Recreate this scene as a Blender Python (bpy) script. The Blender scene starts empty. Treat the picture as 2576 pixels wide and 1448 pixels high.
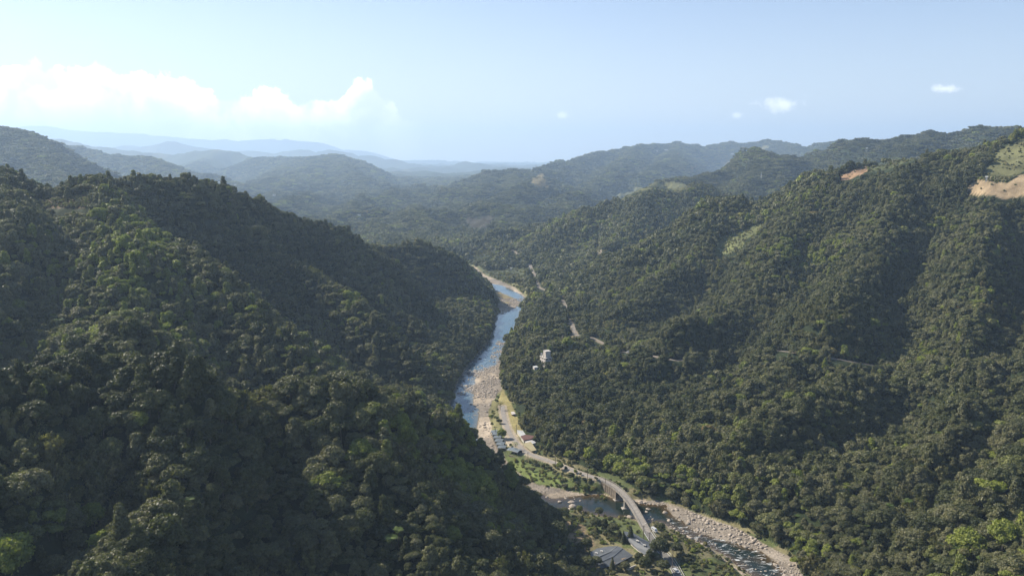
import bpy, math, random
import numpy as np
from mathutils import Vector
C = bpy.context.scene
RAD = math.radians
rng = np.random.default_rng(7)

# ------------------------------------------------------------------ camera
CAMZ = 220.0
PITCH = RAD(9.21)
FPX, CX, CY = 2022.0, 1288.0, 724.0          # focal length and centre for a 2576 px wide frame
cam_d = bpy.data.cameras.new('camera'); cam = bpy.data.objects.new('camera', cam_d)
C.collection.objects.link(cam); C.camera = cam
cam.location = (0, 0, CAMZ); cam.rotation_euler = (RAD(90) - PITCH, 0, 0)
cam_d.sensor_fit = 'HORIZONTAL'; cam_d.angle = 2 * math.atan(CX / FPX)
cam_d.clip_start = 1.0; cam_d.clip_end = 90000

# ------------------------------------------------------------------ sun, sky, exposure
SUN_AZ = RAD(-64)      # left of the view axis (+Y)
SUN_EL = RAD(38.5)
sd = bpy.data.lights.new('sun', 'SUN'); sun = bpy.data.objects.new('sun', sd); C.collection.objects.link(sun)
sd.energy = 5.0; sd.angle = RAD(0.53); sd.color = (1.0, 0.92, 0.79)
sun_dir = Vector((math.sin(SUN_AZ) * math.cos(SUN_EL), math.cos(SUN_AZ) * math.cos(SUN_EL), math.sin(SUN_EL)))
sun.rotation_euler = (-sun_dir).to_track_quat('-Z', 'Y').to_euler()
sun.location = (0, 0, 900)

W = bpy.data.worlds.new('World'); C.world = W; W.use_nodes = True
nt = W.node_tree; N = nt.nodes; L = nt.links; N.clear()
class NB:
    """small node-tree helper"""
    def __init__(s, tree): s.t = tree
    def n(s, typ, **kw):
        o = s.t.nodes.new(typ)
        for k, v in kw.items(): setattr(o, k, v)
        return o
    def l(s, a, b): s.t.links.new(a, b)
    def m(s, op, a, b=None, c=None, clamp=False):
        o = s.t.nodes.new('ShaderNodeMath'); o.operation = op; o.use_clamp = clamp
        for i, v in enumerate((a, b, c)):
            if v is None: continue
            if isinstance(v, (int, float)): o.inputs[i].default_value = v
            else: s.t.links.new(v, o.inputs[i])
        return o.outputs[0]
    def noise(s, vec, scale, detail=4, rough=0.55, dist=0.0):
        o = s.t.nodes.new('ShaderNodeTexNoise'); o.inputs['Scale'].default_value = scale
        o.inputs['Detail'].default_value = detail; o.inputs['Roughness'].default_value = rough
        o.inputs['Distortion'].default_value = dist
        if vec is not None: s.t.links.new(vec, o.inputs['Vector'])
        return o.outputs['Fac']
    def ramp(s, fac, stops, interp='LINEAR'):
        o = s.t.nodes.new('ShaderNodeValToRGB'); o.color_ramp.interpolation = interp
        e = o.color_ramp.elements
        while len(e) < len(stops): e.new(0.5)
        for i, (p, c) in enumerate(stops):
            e[i].position = p; e[i].color = (c[0], c[1], c[2], 1) if not isinstance(c, (int, float)) else (c, c, c, 1)
        s.t.links.new(fac, o.inputs[0]); return o.outputs[0]
    def mix(s, fac, a, b, typ='MIX'):
        o = s.t.nodes.new('ShaderNodeMix'); o.data_type = 'RGBA'; o.blend_type = typ
        for sock, v in ((o.inputs[0], fac), (o.inputs[6], a), (o.inputs[7], b)):
            if isinstance(v, (int, float)): sock.default_value = v
            elif isinstance(v, tuple): sock.default_value = (*v, 1) if len(v) == 3 else v
            else: s.t.links.new(v, sock)
        return o.outputs[2]
b = NB(nt)
sky = b.n('ShaderNodeTexSky'); sky.sky_type = 'NISHITA'; sky.sun_disc = False
sky.sun_elevation = SUN_EL; sky.sun_rotation = SUN_AZ; sky.altitude = 300
sky.air_density = 1.0; sky.dust_density = 0.4; sky.ozone_density = 1.0
SKY_STRENGTH = 0.073
geo = b.n('ShaderNodeTexCoord'); sep = b.n('ShaderNodeSeparateXYZ'); b.l(geo.outputs['Generated'], sep.inputs[0])
X, Y, Z = sep.outputs
ysafe = b.m('MAXIMUM', Y, 0.05)
ta = b.m('DIVIDE', X, ysafe)                # tangent of azimuth
te = b.m('DIVIDE', Z, ysafe)                # tangent of elevation
comb = b.n('ShaderNodeCombineXYZ'); b.l(ta, comb.inputs[0]); b.l(te, comb.inputs[1])
vec = comb.outputs[0]
# top edge of the cumulus bank as a curve over azimuth (u in frame pixels -> v in frame pixels)
prof = [(-400,210),(-120,185),(0,190),(60,168),(120,160),(155,192),(200,188),(290,165),(345,188),(430,196),(540,216),(585,262),
        (640,245),(690,224),(735,248),(800,262),(835,242),(868,252),(892,212),(930,200),(960,230),(992,272),(1035,302),(1090,326),(1180,352),(1290,388),(1400,430)]
fc = b.n('ShaderNodeFloatCurve'); cv = fc.mapping.curves[0]
U0, U1 = -400.0, 1400.0
def tv(v): return (396.0 - v) / FPX          # tangent of elevation of an image row
T0, T1 = -0.02, 0.14
pts = [((u - U0) / (U1 - U0), (tv(v) - T0) / (T1 - T0)) for u, v in prof]
cv.points[0].location = pts[0]; cv.points[1].location = pts[-1]
for p in pts[1:-1]: cv.points.new(*p)
for p in cv.points: p.handle_type = 'AUTO_CLAMPED'
fc.mapping.update()
wob = b.noise(vec, 26, 5, 0.6)
un = b.m('ADD', b.m('MULTIPLY', ta, FPX / (U1 - U0)), (CX - U0) / (U1 - U0))
un = b.m('ADD', un, b.m('MULTIPLY', b.m('SUBTRACT', wob, 0.5), 0.035))
b.l(un, fc.inputs['Value'])
top = b.m('ADD', b.m('MULTIPLY', fc.outputs[0], T1 - T0), T0)
puff = b.noise(vec, 30, 9, 0.62, 0.2)
puff2 = b.noise(vec, 11, 5, 0.55)
edge = b.m('SUBTRACT', top, te)
edge = b.m('ADD', edge, b.m('MULTIPLY', b.m('SUBTRACT', puff, 0.5), 0.058))
edge = b.m('ADD', edge, b.m('MULTIPLY', b.m('SUBTRACT', puff2, 0.5), 0.012))
mask = b.m('DIVIDE', edge, 0.0042, clamp=True)
mask = b.m('MULTIPLY', mask, b.m('SUBTRACT', 1.12, b.m('DIVIDE', edge, 0.075), clamp=True))
mask = b.m('MULTIPLY', mask, b.m('ADD', 0.0, b.m('DIVIDE', b.m('SUBTRACT', (1075 - CX) / FPX, ta), 0.085, clamp=True), clamp=True))
inner = b.noise(vec, 16, 6, 0.55, 0.4)
mask = b.m('MULTIPLY', mask, b.ramp(inner, [(0.40, 0.18), (0.56, 1.0)]))
# small isolated clouds on the right
def blob(u, v, ru, rv, seed):
    du = b.m('DIVIDE', b.m('SUBTRACT', ta, (u - CX) / FPX), ru / FPX)
    dv = b.m('DIVIDE', b.m('SUBTRACT', te, tv(v)), rv / FPX)
    d = b.m('SQRT', b.m('ADD', b.m('MULTIPLY', du, du), b.m('MULTIPLY', dv, dv)))
    d = b.m('ADD', d, b.m('MULTIPLY', b.m('SUBTRACT', b.noise(vec, 60 + seed, 6, 0.6, 0.3), 0.5), 2.6))
    return b.m('MULTIPLY', b.m('SUBTRACT', 1.0, d), 1.3, clamp=True)
small = blob(1948, 268, 54, 24, 0)
for a in ((1410, 294, 20, 9, 7), (1843, 294, 20, 9, 13), (2352, 230, 38, 11, 21)): small = b.m('MAXIMUM', small, b.m('MULTIPLY', blob(*a), 0.75))
front = b.m('GREATER_THAN', Y, 0.1)
mask = b.m('MULTIPLY', b.m('MAXIMUM', mask, b.m('MULTIPLY', small, 0.72)), front)
shade = b.ramp(b.noise(vec, 22, 7, 0.6, 0.5), [(0.35, 0.80), (0.6, 1.0)])
cloudcol = b.mix(shade, (7.6, 7.8, 8.0), (19, 18.2, 17.4))
hz_f = b.m('MULTIPLY', b.m('POWER', 2.718, b.m('MULTIPLY', b.m('MAXIMUM', te, 0.0), -12.0)), 0.80)
left = b.m('MULTIPLY', b.m('DIVIDE', b.m('SUBTRACT', 0.15, ta), 0.9, clamp=True), 0.35)
hz_f = b.m('MINIMUM', b.m('ADD', hz_f, b.m('MULTIPLY', left, b.m('POWER', 2.718, b.m('MULTIPLY', b.m('MAXIMUM', te, 0.0), -5.0)))), 0.92)
skyc = b.mix(hz_f, b.mix(1.0, sky.outputs[0], (0.98, 0.97, 1.06), 'MULTIPLY'), (8.4, 8.0, 7.5))
col = b.mix(mask, skyc, cloudcol)
bg = b.n('ShaderNodeBackground'); b.l(col, bg.inputs[0]); bg.inputs[1].default_value = SKY_STRENGTH
wo = b.n('ShaderNodeOutputWorld'); b.l(bg.outputs[0], wo.inputs[0])

C.view_settings.view_transform = 'Standard'; C.view_settings.look = 'None'
C.view_settings.exposure = 0.92; C.view_settings.gamma = 1.0; C.view_settings.use_curve_mapping = False
C.cycles.max_bounces = 4; C.cycles.diffuse_bounces = 2; C.cycles.glossy_bounces = 2
C.cycles.transmission_bounces = 2; C.cycles.volume_bounces = 1; C.cycles.transparent_max_bounces = 8
C.cycles.use_denoising = True
HAZE_DENSITY = 0.000079

# ------------------------------------------------------------------ pixel <-> world
cp, sp = math.cos(PITCH), math.sin(PITCH)
def raydir(u, v):
    a = (u - CX) / FPX; t = -(v - CY) / FPX
    return a, cp + t * sp, -sp + t * cp
def P(u, v, D):                                # world point at forward ground distance D
    a, y, z = raydir(u, v); k = D / y
    return (a * k, D, CAMZ + z * k)
def G(u, v, z=0.0):                            # world point on the level plane z
    a, y, zz = raydir(u, v); k = (z - CAMZ) / zz
    return (a * k, y * k, z)
def proj(x, y, z):
    dz = z - CAMZ
    dep = y * cp - dz * sp; up = y * sp + dz * cp
    return CX + FPX * x / dep, CY - FPX * up / dep

# ------------------------------------------------------------------ noise
_tab = np.random.default_rng(3).random((256, 256)).astype(np.float32)
def vnoise(x, y):
    xi = np.floor(x).astype(np.int64); yi = np.floor(y).astype(np.int64)
    fx = x - xi; fy = y - yi
    fx = fx * fx * (3 - 2 * fx); fy = fy * fy * (3 - 2 * fy)
    a = _tab[xi & 255, yi & 255]; c = _tab[(xi + 1) & 255, yi & 255]
    d = _tab[xi & 255, (yi + 1) & 255]; e = _tab[(xi + 1) & 255, (yi + 1) & 255]
    return (a * (1 - fx) + c * fx) * (1 - fy) + (d * (1 - fx) + e * fx) * fy
def fbm(x, y, wl, octv=4, rough=0.5, seed=0):
    s = np.zeros_like(x, dtype=np.float64); a = 1.0; t = 0
    for i in range(octv):
        s += a * (vnoise(x / wl + 17.3 * i + seed * 7.7, y / wl - 9.1 * i + seed * 3.1) - 0.5); t += a
        a *= rough; wl *= 0.5
    return s / t * 2
def ridged(x, y, wl, octv=3, seed=0):
    s = np.zeros_like(x, dtype=np.float64); a = 1.0; t = 0
    for i in range(octv):
        n = 1 - np.abs(2 * vnoise(x / wl + 31.7 * i + seed * 5.3, y / wl + 11.9 * i - seed * 2.7) - 1)
        s += a * (n - 0.55); t += a; a *= 0.45; wl *= 0.45
    return s / t
def sstep(t): t = np.clip(t, 0, 1); return t * t * (3 - 2 * t)

def sd_poly(px, py, poly):
    """signed distance, negative inside"""
    poly = np.asarray(poly)[:, :2]; n = len(poly)
    d = np.full(px.shape, 1e18); ins = np.zeros(px.shape, bool)
    for i in range(n):
        ax, ay = poly[i]; bx, by = poly[(i + 1) % n]
        ex, ey = bx - ax, by - ay
        wx, wy = px - ax, py - ay
        t = np.clip((wx * ex + wy * ey) / max(ex * ex + ey * ey, 1e-9), 0, 1)
        d = np.minimum(d, (wx - ex * t) ** 2 + (wy - ey * t) ** 2)
        if by != ay:
            c = (ay > py) != (by > py)
            ins ^= c & (px < (bx - ax) * (py - ay) / (by - ay) + ax)
    return np.where(ins, -1, 1) * np.sqrt(d)
def in_poly(px, py, poly): 
    ins = np.zeros(px.shape, bool); n = len(poly)
    for i in range(n):
        ax, ay = poly[i][:2]; bx, by = poly[(i + 1) % n][:2]
        if by != ay:
            c = (ay > py) != (by > py)
            ins ^= c & (px < (bx - ax) * (py - ay) / (by - ay) + ax)
    return ins
def sd_line(px, py, pts):
    """distance to a polyline and the height interpolated along it"""
    d = np.full(px.shape, 1e18); zz = np.zeros(px.shape)
    for (ax, ay, az), (bx, by, bz) in zip(pts[:-1], pts[1:]):
        ex, ey = bx - ax, by - ay; wx, wy = px - ax, py - ay
        t = np.clip((wx * ex + wy * ey) / max(ex * ex + ey * ey, 1e-9), 0, 1)
        q = (wx - ex * t) ** 2 + (wy - ey * t) ** 2
        m = q < d; d = np.where(m, q, d); zz = np.where(m, az + (bz - az) * t, zz)
    return np.sqrt(d), zz

# ------------------------------------------------------------------ relief: crest lines (u, v, distance), side slope, rounding
RIDGES = [
 # left mountain: main crest and its spurs
 ([(-700,400,640),(-300,415,680),(0,440,740),(100,467,750),(230,474,750),(340,474,780),(450,477,800),(560,480,850),(650,500,880),(740,542,920),(800,572,950),(860,602,980),(920,640,1000),(965,672,1000),(1050,755,985),(1130,830,967),(1200,900,940)], .80, 10),
 ([(900,632,1120),(960,618,1150),(1060,617,1180),(1130,652,1190),(1190,712,1190),(1240,768,1178)], .80, 8),
 ([(230,474,745),(400,590,650),(560,690,600),(700,800,560),(830,900,530),(930,985,500)], .80, 7),
 ([(560,480,850),(700,600,800),(850,715,760),(960,815,730),(1060,915,700),(1120,1010,680)], .85, 6),
 ([(740,542,920),(900,690,890),(1030,805,860),(1120,890,835),(1160,950,810)], .85, 6),
 ([(230,474,740),(330,610,610),(300,745,490),(290,850,410),(280,905,365)], .76, 8),
 ([(0,440,740),(40,560,600),(-60,700,500),(-200,860,400)], .76, 8),
 ([(-150,1060,290),(0,1010,300),(100,968,322),(190,925,345),(280,903,362),(430,922,355),(520,945,352),(700,962,382),(840,985,408),(960,1025,432),(1100,1075,470),(1185,1120,497),(1270,1190,497),(1350,1240,490)], .66, 8),
 ([(190,925,345),(85,1110,290),(70,1210,270),(-60,1320,240)], .85, 6),
 ([(520,945,352),(453,1090,315),(430,1185,292),(317,1300,258),(240,1470,222),(200,1650,190)], .85, 6),
 ([(840,985,408),(960,1110,372),(1056,1220,352),(1120,1340,325),(1180,1480,305),(1200,1600,285)], .68, 8),
 ([(1185,1120,497),(1230,1240,440),(1290,1330,410),(1340,1440,380)], .8, 4),
 # right mountain
 ([(1790,530,1230),(1857,503,1250),(1960,505,1240),(2070,452,1200),(2200,411,1150),(2300,391,1120),(2400,390,1080),(2490,384,1060),(2576,350,1020),(2800,320,960),(3300,280,900)], .62, 12),
 ([(1857,503,1250),(1760,610,1130),(1620,750,990),(1500,850,860),(1380,905,790),(1310,960,770)], .66, 8),
 ([(1790,530,1230),(1640,640,1260),(1480,720,1220),(1380,770,1130),(1330,810,1020)], .68, 7),
 ([(2070,452,1200),(1960,650,950),(1830,780,820),(1650,890,725),(1500,1010,665),(1400,1090,628)], .68, 8),
 ([(2300,391,1120),(2210,620,850),(2080,830,690),(2130,935,620),(1960,1045,550),(1820,1150,510),(1730,1245,487)], .76, 6),
 ([(2080,830,690),(1900,960,620),(1640,1080,590),(1530,1150,560)], .76, 6),
 ([(2490,384,1060),(2470,620,780),(2440,850,620),(2500,935,560),(2360,1070,480),(2250,1200,435),(2130,1340,405)], .80, 6),
 ([(2800,320,960),(2800,650,700),(2800,900,500),(2700,1130,410),(2520,1270,365),(2380,1400,345),(2200,1470,345)], .80, 6),
 ([(3100,1100,400),(2800,1350,310),(2560,1500,280)], .76, 6),
 # hills upstream on the right
 ([(1900,520,1900),(1780,470,1950),(1720,462,1900),(1642,463,1900),(1560,495,1850),(1480,530,1800),(1400,590,1720),(1310,640,1640)], 0.60, 15),
 ([(1642,463,1900),(1600,560,1650),(1520,640,1480),(1430,690,1380),(1360,712,1320)], 0.60, 12),
 ([(1480,530,1800),(1350,560,1950),(1240,590,1900),(1180,625,1780)], 0.55, 12),
 ([(2576,560,1900),(2250,470,2400),(2080,425,2800),(1990,392,2950),(1921,380,3000),(1850,405,2950),(1760,440,2800),(1700,462,2600)], 0.57, 22),
 ([(1921,380,3000),(1880,450,2600),(1840,500,2300)], 0.57, 18),
 ([(2900,270,2400),(2576,309,2500),(2500,325,2550),(2440,338,2600),(2330,335,2700),(2250,350,2800),(2180,362,2900),(2080,385,3100),(1990,400,3300)], 0.55, 22),
 ([(2330,335,2700),(2250,400,2300),(2200,440,2000)], 0.57, 20),
 ([(2300,372,5504),(2190,356,5504),(2130,349,5504),(2080,358,5632),(2030,374,5888),(1985,360,6144),(1921,345,6400),(1850,352,6400),(1790,362,6400),(1700,360,6272),(1610,360,6016),(1540,377,5760),(1480,394,5504),(1400,413,5120),(1300,428,4736),(1240,439,4480),(1200,458,4352),(1130,492,4224),(1060,512,4096)], 0.57, 25),
 ([(1610,360,6016),(1560,420,4992),(1500,460,4224),(1430,490,3248)], 0.57, 22),
 ([(1700,360,6272),(1690,400,5376),(1620,440,4608)], 0.57, 22),
 ([(1350,420,4928),(1365,435,4480),(1330,470,3472),(1260,500,3136)], 0.60, 20),
 ([(1240,439,4480),(1170,500,3360),(1100,530,3024)], 0.55, 20),
 ([(1070,532,2576),(1054,530,2576),(980,545,2632),(900,560,2576),(830,580,2464)], 0.50, 15),
 ([(1180,545,2800),(1100,540,2744),(1054,530,2576),(1100,590,2184),(1160,640,1904)], 0.50, 15),
 ([(840,390,6000),(880,425,5300),(930,462,4800),(975,492,4400)], .5, 30), ([(790,392,6000),(800,440,5200),(805,488,4500)], .5, 30), ([(740,398,6200),(690,440,5300),(640,480,4700)], .5, 30), ([(380,399,5100),(450,450,4500),(520,482,4100)], .5, 30),
 ([(1240,439,4480),(1180,500,3500),(1120,542,2900)], .5, 18), ([(1300,428,4736),(1290,490,3600),(1235,542,2850)], .5, 18),
 ([(1330,560,2500),(1260,520,2700),(1200,505,2900)], 0.60, 15),
 ([(800,470,4600),(880,478,4500),(960,488,4400),(1040,496,4300)], 0.55, 20), ([(640,500,3900),(740,508,3800),(840,520,3600)], 0.50, 20), ([(700,440,5000),(800,455,4900)], 0.55, 20),
 ([(1000,512,4224),(960,503,4096),(900,504,3472),(850,515,3416),(800,540,3304)], 0.50, 20),
 # left, farther and farther
 ([(-500,300,2940),(-150,330,3080),(0,326,3150),(60,324,3150),(130,349,3150),(200,389,3220),(270,433,3290),(340,470,3360),(420,500,3360)], 0.58, 16),
 ([(60,324,3150),(150,440,2590),(180,500,2240)], 0.56, 16),
 ([(-100,345,5400),(60,352,5300),(190,372,5200),(270,391,5200),(380,399,5100),(450,432,5000),(560,449,4800),(620,476,4700)], 0.51, 40),
 ([(640,396,6400),(740,398,6200),(790,392,6000),(840,390,6000),(880,400,5900),(900,407,5800),(960,447,5500),(1050,482,5200),(1120,496,5100)], 0.51, 40),
 ([(840,390,6000),(760,430,5300),(720,470,4700)], 0.51, 40),
 ([(0,345,8600),(130,347,8400),(200,362,8200),(300,372,8000),(420,386,7800),(480,378,7600),(550,373,7500),(610,384,7400),(640,392,7300),(720,400,7200)], 0.51, 50),
 ([(550,373,7500),(500,410,6600),(430,440,6000)], 0.51, 50),
 ([(1380,455,7000),(1300,452,7000),(1200,442,7000),(1130,435,6900),(1060,440,6800),(980,433,6700),(920,430,6600)], 0.49, 50),
 ([(100,368,11500),(280,366,11200),(370,359,11000),(450,351,11000),(520,363,11000),(600,375,11000),(640,379,10900),(700,381,10800),(760,373,10700),(800,370,10600),(880,376,10500),(960,396,10300),(1040,411,10000),(1150,431,9800),(1250,440,9800)], 0.51, 80),
 ([(-200,316,16500),(30,318,16200),(110,315,16000),(200,326,16000),(330,333,15800),(430,341,15800),(560,350,15800),(640,353,15800),(710,345,15600),(760,354,15500),(800,358,15500),(870,373,15300),(1000,396,15000),(1080,398,15000),(1150,401,15000),(1240,411,15000),(1310,406,15000),(1390,403,15000),(1500,400,15000),(1700,405,15000),(2200,400,15000),(3000,390,15000)], 0.51, 100),
 ([(1500,470,8500),(1400,445,9000),(1330,425,9300),(1240,414,9600),(1170,406,9800)], 0.49, 80),
]
def fd(D): return D if D < 5000 else 5000 + (D - 5000) * 1.9
RID = [([P(p[0], p[1], fd(p[2])) for p in pts], sl, r) for pts, sl, r in RIDGES]

# ------------------------------------------------------------------ river and low ground outlines (traced on the river level)
RIVER_PX = [(1160,664),(1195,686),(1222,706),(1230,718),(1242,727),(1255,733),(1275,742),(1293,750),(1312,762),(1291,776),(1264,782),(1250,790),(1247,809),(1240,822),(1237,844),(1224,865),(1205,887),(1180,914),(1161,945),(1148,967),(1141,992),(1132,1018),(1131,1045),(1145,1075),(1165,1105),(1200,1150),(1250,1215),(1310,1262),(1380,1288),(1447,1277),(1487,1293),(1527,1300),(1586,1303),(1620,1313),(1663,1313),(1686,1326),(1736,1353),(1786,1373),(1819,1396),(1847,1416),(1900,1450),(1960,1500),(2030,1580),
 (2100,1560),(2030,1490),(1980,1448),(1947,1412),(1914,1386),(1847,1364),(1790,1348),(1752,1336),(1719,1310),(1690,1297),(1680,1283),(1673,1270),(1633,1268),(1600,1263),(1553,1256),(1520,1242),(1484,1243),(1437,1250),(1387,1252),(1350,1238),(1300,1210),(1262,1178),(1225,1140),(1203,1100),(1201,1078),(1205,1054),(1204,1027),(1190,1018),(1192,990),(1194,960),(1203,938),(1235,923),(1259,914),(1265,896),(1270,876),(1287,854),(1293,832),(1303,812),(1314,780),(1327,764),(1328,755),(1311,741),(1293,732),(1264,718),(1230,712),(1205,690),(1170,662)]
BARS_PX = [
 [(1259,912),(1256,945),(1259,981),(1240,1005),(1228,1036),(1234,1069),(1241,1113),(1255,1134),(1268,1153),(1294,1183),(1331,1210),(1354,1220),(1420,1233),(1477,1243),(1437,1252),(1387,1254),(1340,1240),(1300,1214),(1250,1178),(1210,1140),(1195,1100),(1195,1020),(1188,985),(1198,935)],
 [(1590,1256),(1669,1262),(1716,1278),(1752,1291),(1802,1314),(1847,1328),(1881,1343),(1930,1372),(1980,1396),(2013,1432),(2100,1520),(2030,1490),(1970,1448),(1935,1412),(1905,1386),(1840,1364),(1780,1348),(1742,1336),(1709,1310),(1680,1297),(1670,1283),(1660,1272),(1633,1270)],
 [(1686,1324),(1746,1352),(1792,1382),(1853,1428),(1890,1460),(1980,1560),(1960,1520),(1890,1455),(1840,1420),(1790,1380)],
 [(1225,712),(1242,724),(1255,731),(1293,749),(1318,764),(1264,786),(1248,770)],
 [(1150,660),(1200,672),(1222,692),(1262,708),(1296,722),(1330,750),(1320,756),(1264,722),(1220,712),(1190,690)],
 [(1268,878),(1274,864),(1290,840),(1300,838),(1285,868),(1272,900),(1262,920)],
]
FLAT_PX = [(1150,655),(1180,685),(1210,706),(1226,722),(1240,745),(1246,770),(1243,790),(1240,810),(1233,845),(1219,865),(1200,887),(1176,914),(1157,945),(1144,967),(1136,992),(1127,1018),(1126,1045),(1140,1080),(1158,1110),(1190,1155),(1240,1225),(1300,1272),(1360,1300),(1405,1352),(1440,1395),(1465,1440),(1480,1500),(1500,1640),(2180,1640),(2090,1520),(2030,1455),(2012,1430),(1984,1394),(1934,1369),(1884,1340),(1850,1325),(1804,1311),(1754,1288),(1717,1275),(1671,1259),(1605,1250),(1570,1222),(1530,1200),(1480,1190),(1420,1165),(1375,1150),(1340,1125),(1318,1090),(1300,1045),(1288,1012),(1266,985),(1262,945),(1264,915),(1270,880),(1277,862),(1294,836),(1305,813),(1317,780),(1333,762),(1330,745),(1316,725),(1330,700),(1345,690),(1300,672),(1240,664),(1200,656)]
RIVER = [G(u, v, 0) for u, v in RIVER_PX]
BARS = [[G(u, v, 0.8) for u, v in q] for q in BARS_PX]
FLAT = [G(u, v, 0) for u, v in FLAT_PX]
BRIDGE_PX = [(1508,1203,7.0),(1530,1213,7.0),(1552,1227,6.9),(1574,1248,6.8),(1594,1276,6.6),(1612,1307,6.4),(1629,1338,6.2)]
ROAD_PX = BRIDGE_PX[-1:] + [(1642,1358,6),(1658,1380,6),(1677,1400,6),(1692,1422,6),(1708,1452,6),(1730,1500,6),(1760,1570,6)]
TRACK_PX = [(1263,1020,3),(1268,1048,3.2),(1277,1077,3.5),(1294,1107,4),(1318,1131,4.5),(1340,1144,5),(1364,1153,5.2),(1404,1167,5.6),(1440,1182,6.2),(1478,1195,6.8),(1508,1203,7.0)]
BRIDGE = [G(*p) for p in BRIDGE_PX]; ROAD = [G(*p) for p in ROAD_PX]; TRACK = [G(*p) for p in TRACK_PX]
HILLROAD_PX = [(1330,878,20),(1348,890,22),(1372,870,28),(1420,858,34),(1448,842,38),(1441,822,38),(1428,795,36),(1418,758,36),(1385,735,32),(1355,722,30),(1345,690,30),(1330,660,30),(1294,632,30),(1245,612,34)]
HILLROAD2_PX = [(1448,842,38),(1490,850,40),(1560,884,42),(1630,893,46),(1700,906,50),(1770,902,52),(1850,890,54),(1950,881,56),(2020,888,58),(2100,902,60),(2190,917,62),(2300,930,64),(2420,935,66),(2600,925,70),(2800,930,74)]
HILLROAD = [G(*p) for p in HILLROAD_PX]; HILLROAD2 = [G(*p) for p in HILLROAD2_PX]

# ------------------------------------------------------------------ height field on a fan-shaped grid (x/y, ln y)
def graded(a, bb, fa, fb, dc, df):
    xs = [a]
    while xs[-1] < bb:
        x = xs[-1]; xs.append(x + (df if fa <= x <= fb else dc * min(1.0, max(0.3, 0.3 + 6 * min(abs(x - fa), abs(x - fb))))))
    return np.array(xs)
S = graded(-1.35, 1.25, -0.10, 0.36, 0.0036, 0.0009)
LY = graded(math.log(60), math.log(30000), math.log(345), math.log(1500), 0.0075, 0.0028)
SS, LL = np.meshgrid(S, LY)
GY = np.exp(LL); GX = SS * GY
k = 3
Sc = S[::k]; Lc = LY[::k]
SSc, LLc = np.meshgrid(np.append(Sc, S[-1] + .01), np.append(Lc, LY[-1] + .01))
Yc = np.exp(LLc); Xc = SSc * Yc
def tents(X_, Y_):
    far = np.clip((Y_ - 1500) / 3000, 0, 1)
    kk = 5.0
    wobx = X_ + fbm(X_, Y_, 90, 2, seed=5) * 10 * (1 + 3 * far); woby = Y_ + fbm(X_, Y_, 90, 2, seed=9) * 10 * (1 + 3 * far)
    acc = np.exp((2.0 + 18 * far) / kk) * np.ones_like(X_)
    best = np.zeros_like(X_)
    for pts_, sl, r in RID:
        t = np.full(X_.shape, -1e9)
        for (ax, ay, az), (bx, by, bz) in zip(pts_[:-1], pts_[1:]):
            reach = max(az, bz) / sl + 60
            m = (X_ > min(ax, bx) - reach) & (X_ < max(ax, bx) + reach) & (Y_ > min(ay, by) - reach) & (Y_ < max(ay, by) + reach)
            if not m.any(): continue
            x = wobx[m]; y = woby[m]
            ex, ey = bx - ax, by - ay; wx, wy = x - ax, y - ay
            q = np.clip((wx * ex + wy * ey) / (ex * ex + ey * ey), 0, 1)
            d = np.sqrt((wx - ex * q) ** 2 + (wy - ey * q) ** 2 + r * r) - r
            asy = np.where((x - (ax + ex * q)) > 0, 1.38, 0.9) if max(ay, by) < 1300 and max(ax, bx) < 60 else np.where((x - (ax + ex * q)) > 0, 1.12, 0.97)
            t[m] = np.maximum(t[m], az + (bz - az) * q - sl * asy * d)
            if min(ay, by) > 1400:
                dd_ = np.sqrt((x - ax - ex * q) ** 2 + (y - ay - ey * q) ** 2) / np.clip(y * .03, 60, 420); CREST[m] = np.minimum(CREST[m], dd_)
        acc += np.exp(np.clip(t / kk, -60, 600)); best = np.maximum(best, t)
    z = kk * np.log(acc)
    return np.minimum(z, np.maximum(best, 2 + 18 * far) + kk * 0.7)
CREST = np.full(Xc.shape, 9.0)
Zc = tents(Xc, Yc)
PIN = 0.38 + 0.62 * sstep(np.minimum(CREST, 1.0))
fi = np.arange(len(LY)) / k; fj = np.arange(len(S)) / k
i0 = fi.astype(int); j0 = fj.astype(int); ti = (fi - i0)[:, None]; tj = (fj - j0)[None, :]
Hh = (Zc[np.ix_(i0, j0)] * (1 - ti) * (1 - tj) + Zc[np.ix_(i0 + 1, j0)] * ti * (1 - tj) + Zc[np.ix_(i0, j0 + 1)] * (1 - ti) * tj + Zc[np.ix_(i0 + 1, j0 + 1)] * ti * tj)
PINf = PIN[np.ix_(i0, j0)]
farf = np.clip((GY - 1300) / 900, 0, 1); vfar = np.clip((GY - 4000) / 4000, 0, 1)
hill = np.maximum(np.clip(Hh / 40, 0, 1), np.clip((GY - 1900) / 400, 0, 1.25))
near_n = ridged(GX, GY, 135, 3, 1) * 28 + fbm(GX, GY, 30, 3, seed=3) * 2.5 - 2
far_n = (ridged(GX, GY, 300, 4, 2) - 0.12) * 100 * np.clip(GY / 2300, .7, 1.7) + fbm(GX, GY, 70, 3, seed=4) * 4
vfar_n = (ridged(GX, GY, 1100, 5, 6) - 0.14) * 130
Hh = Hh + hill * (near_n * (1 - farf) + PINf * far_n * farf * (1 - vfar) + PINf * vfar_n * np.clip((GY-4500)/6000,0,1) * 1.6)

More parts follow.
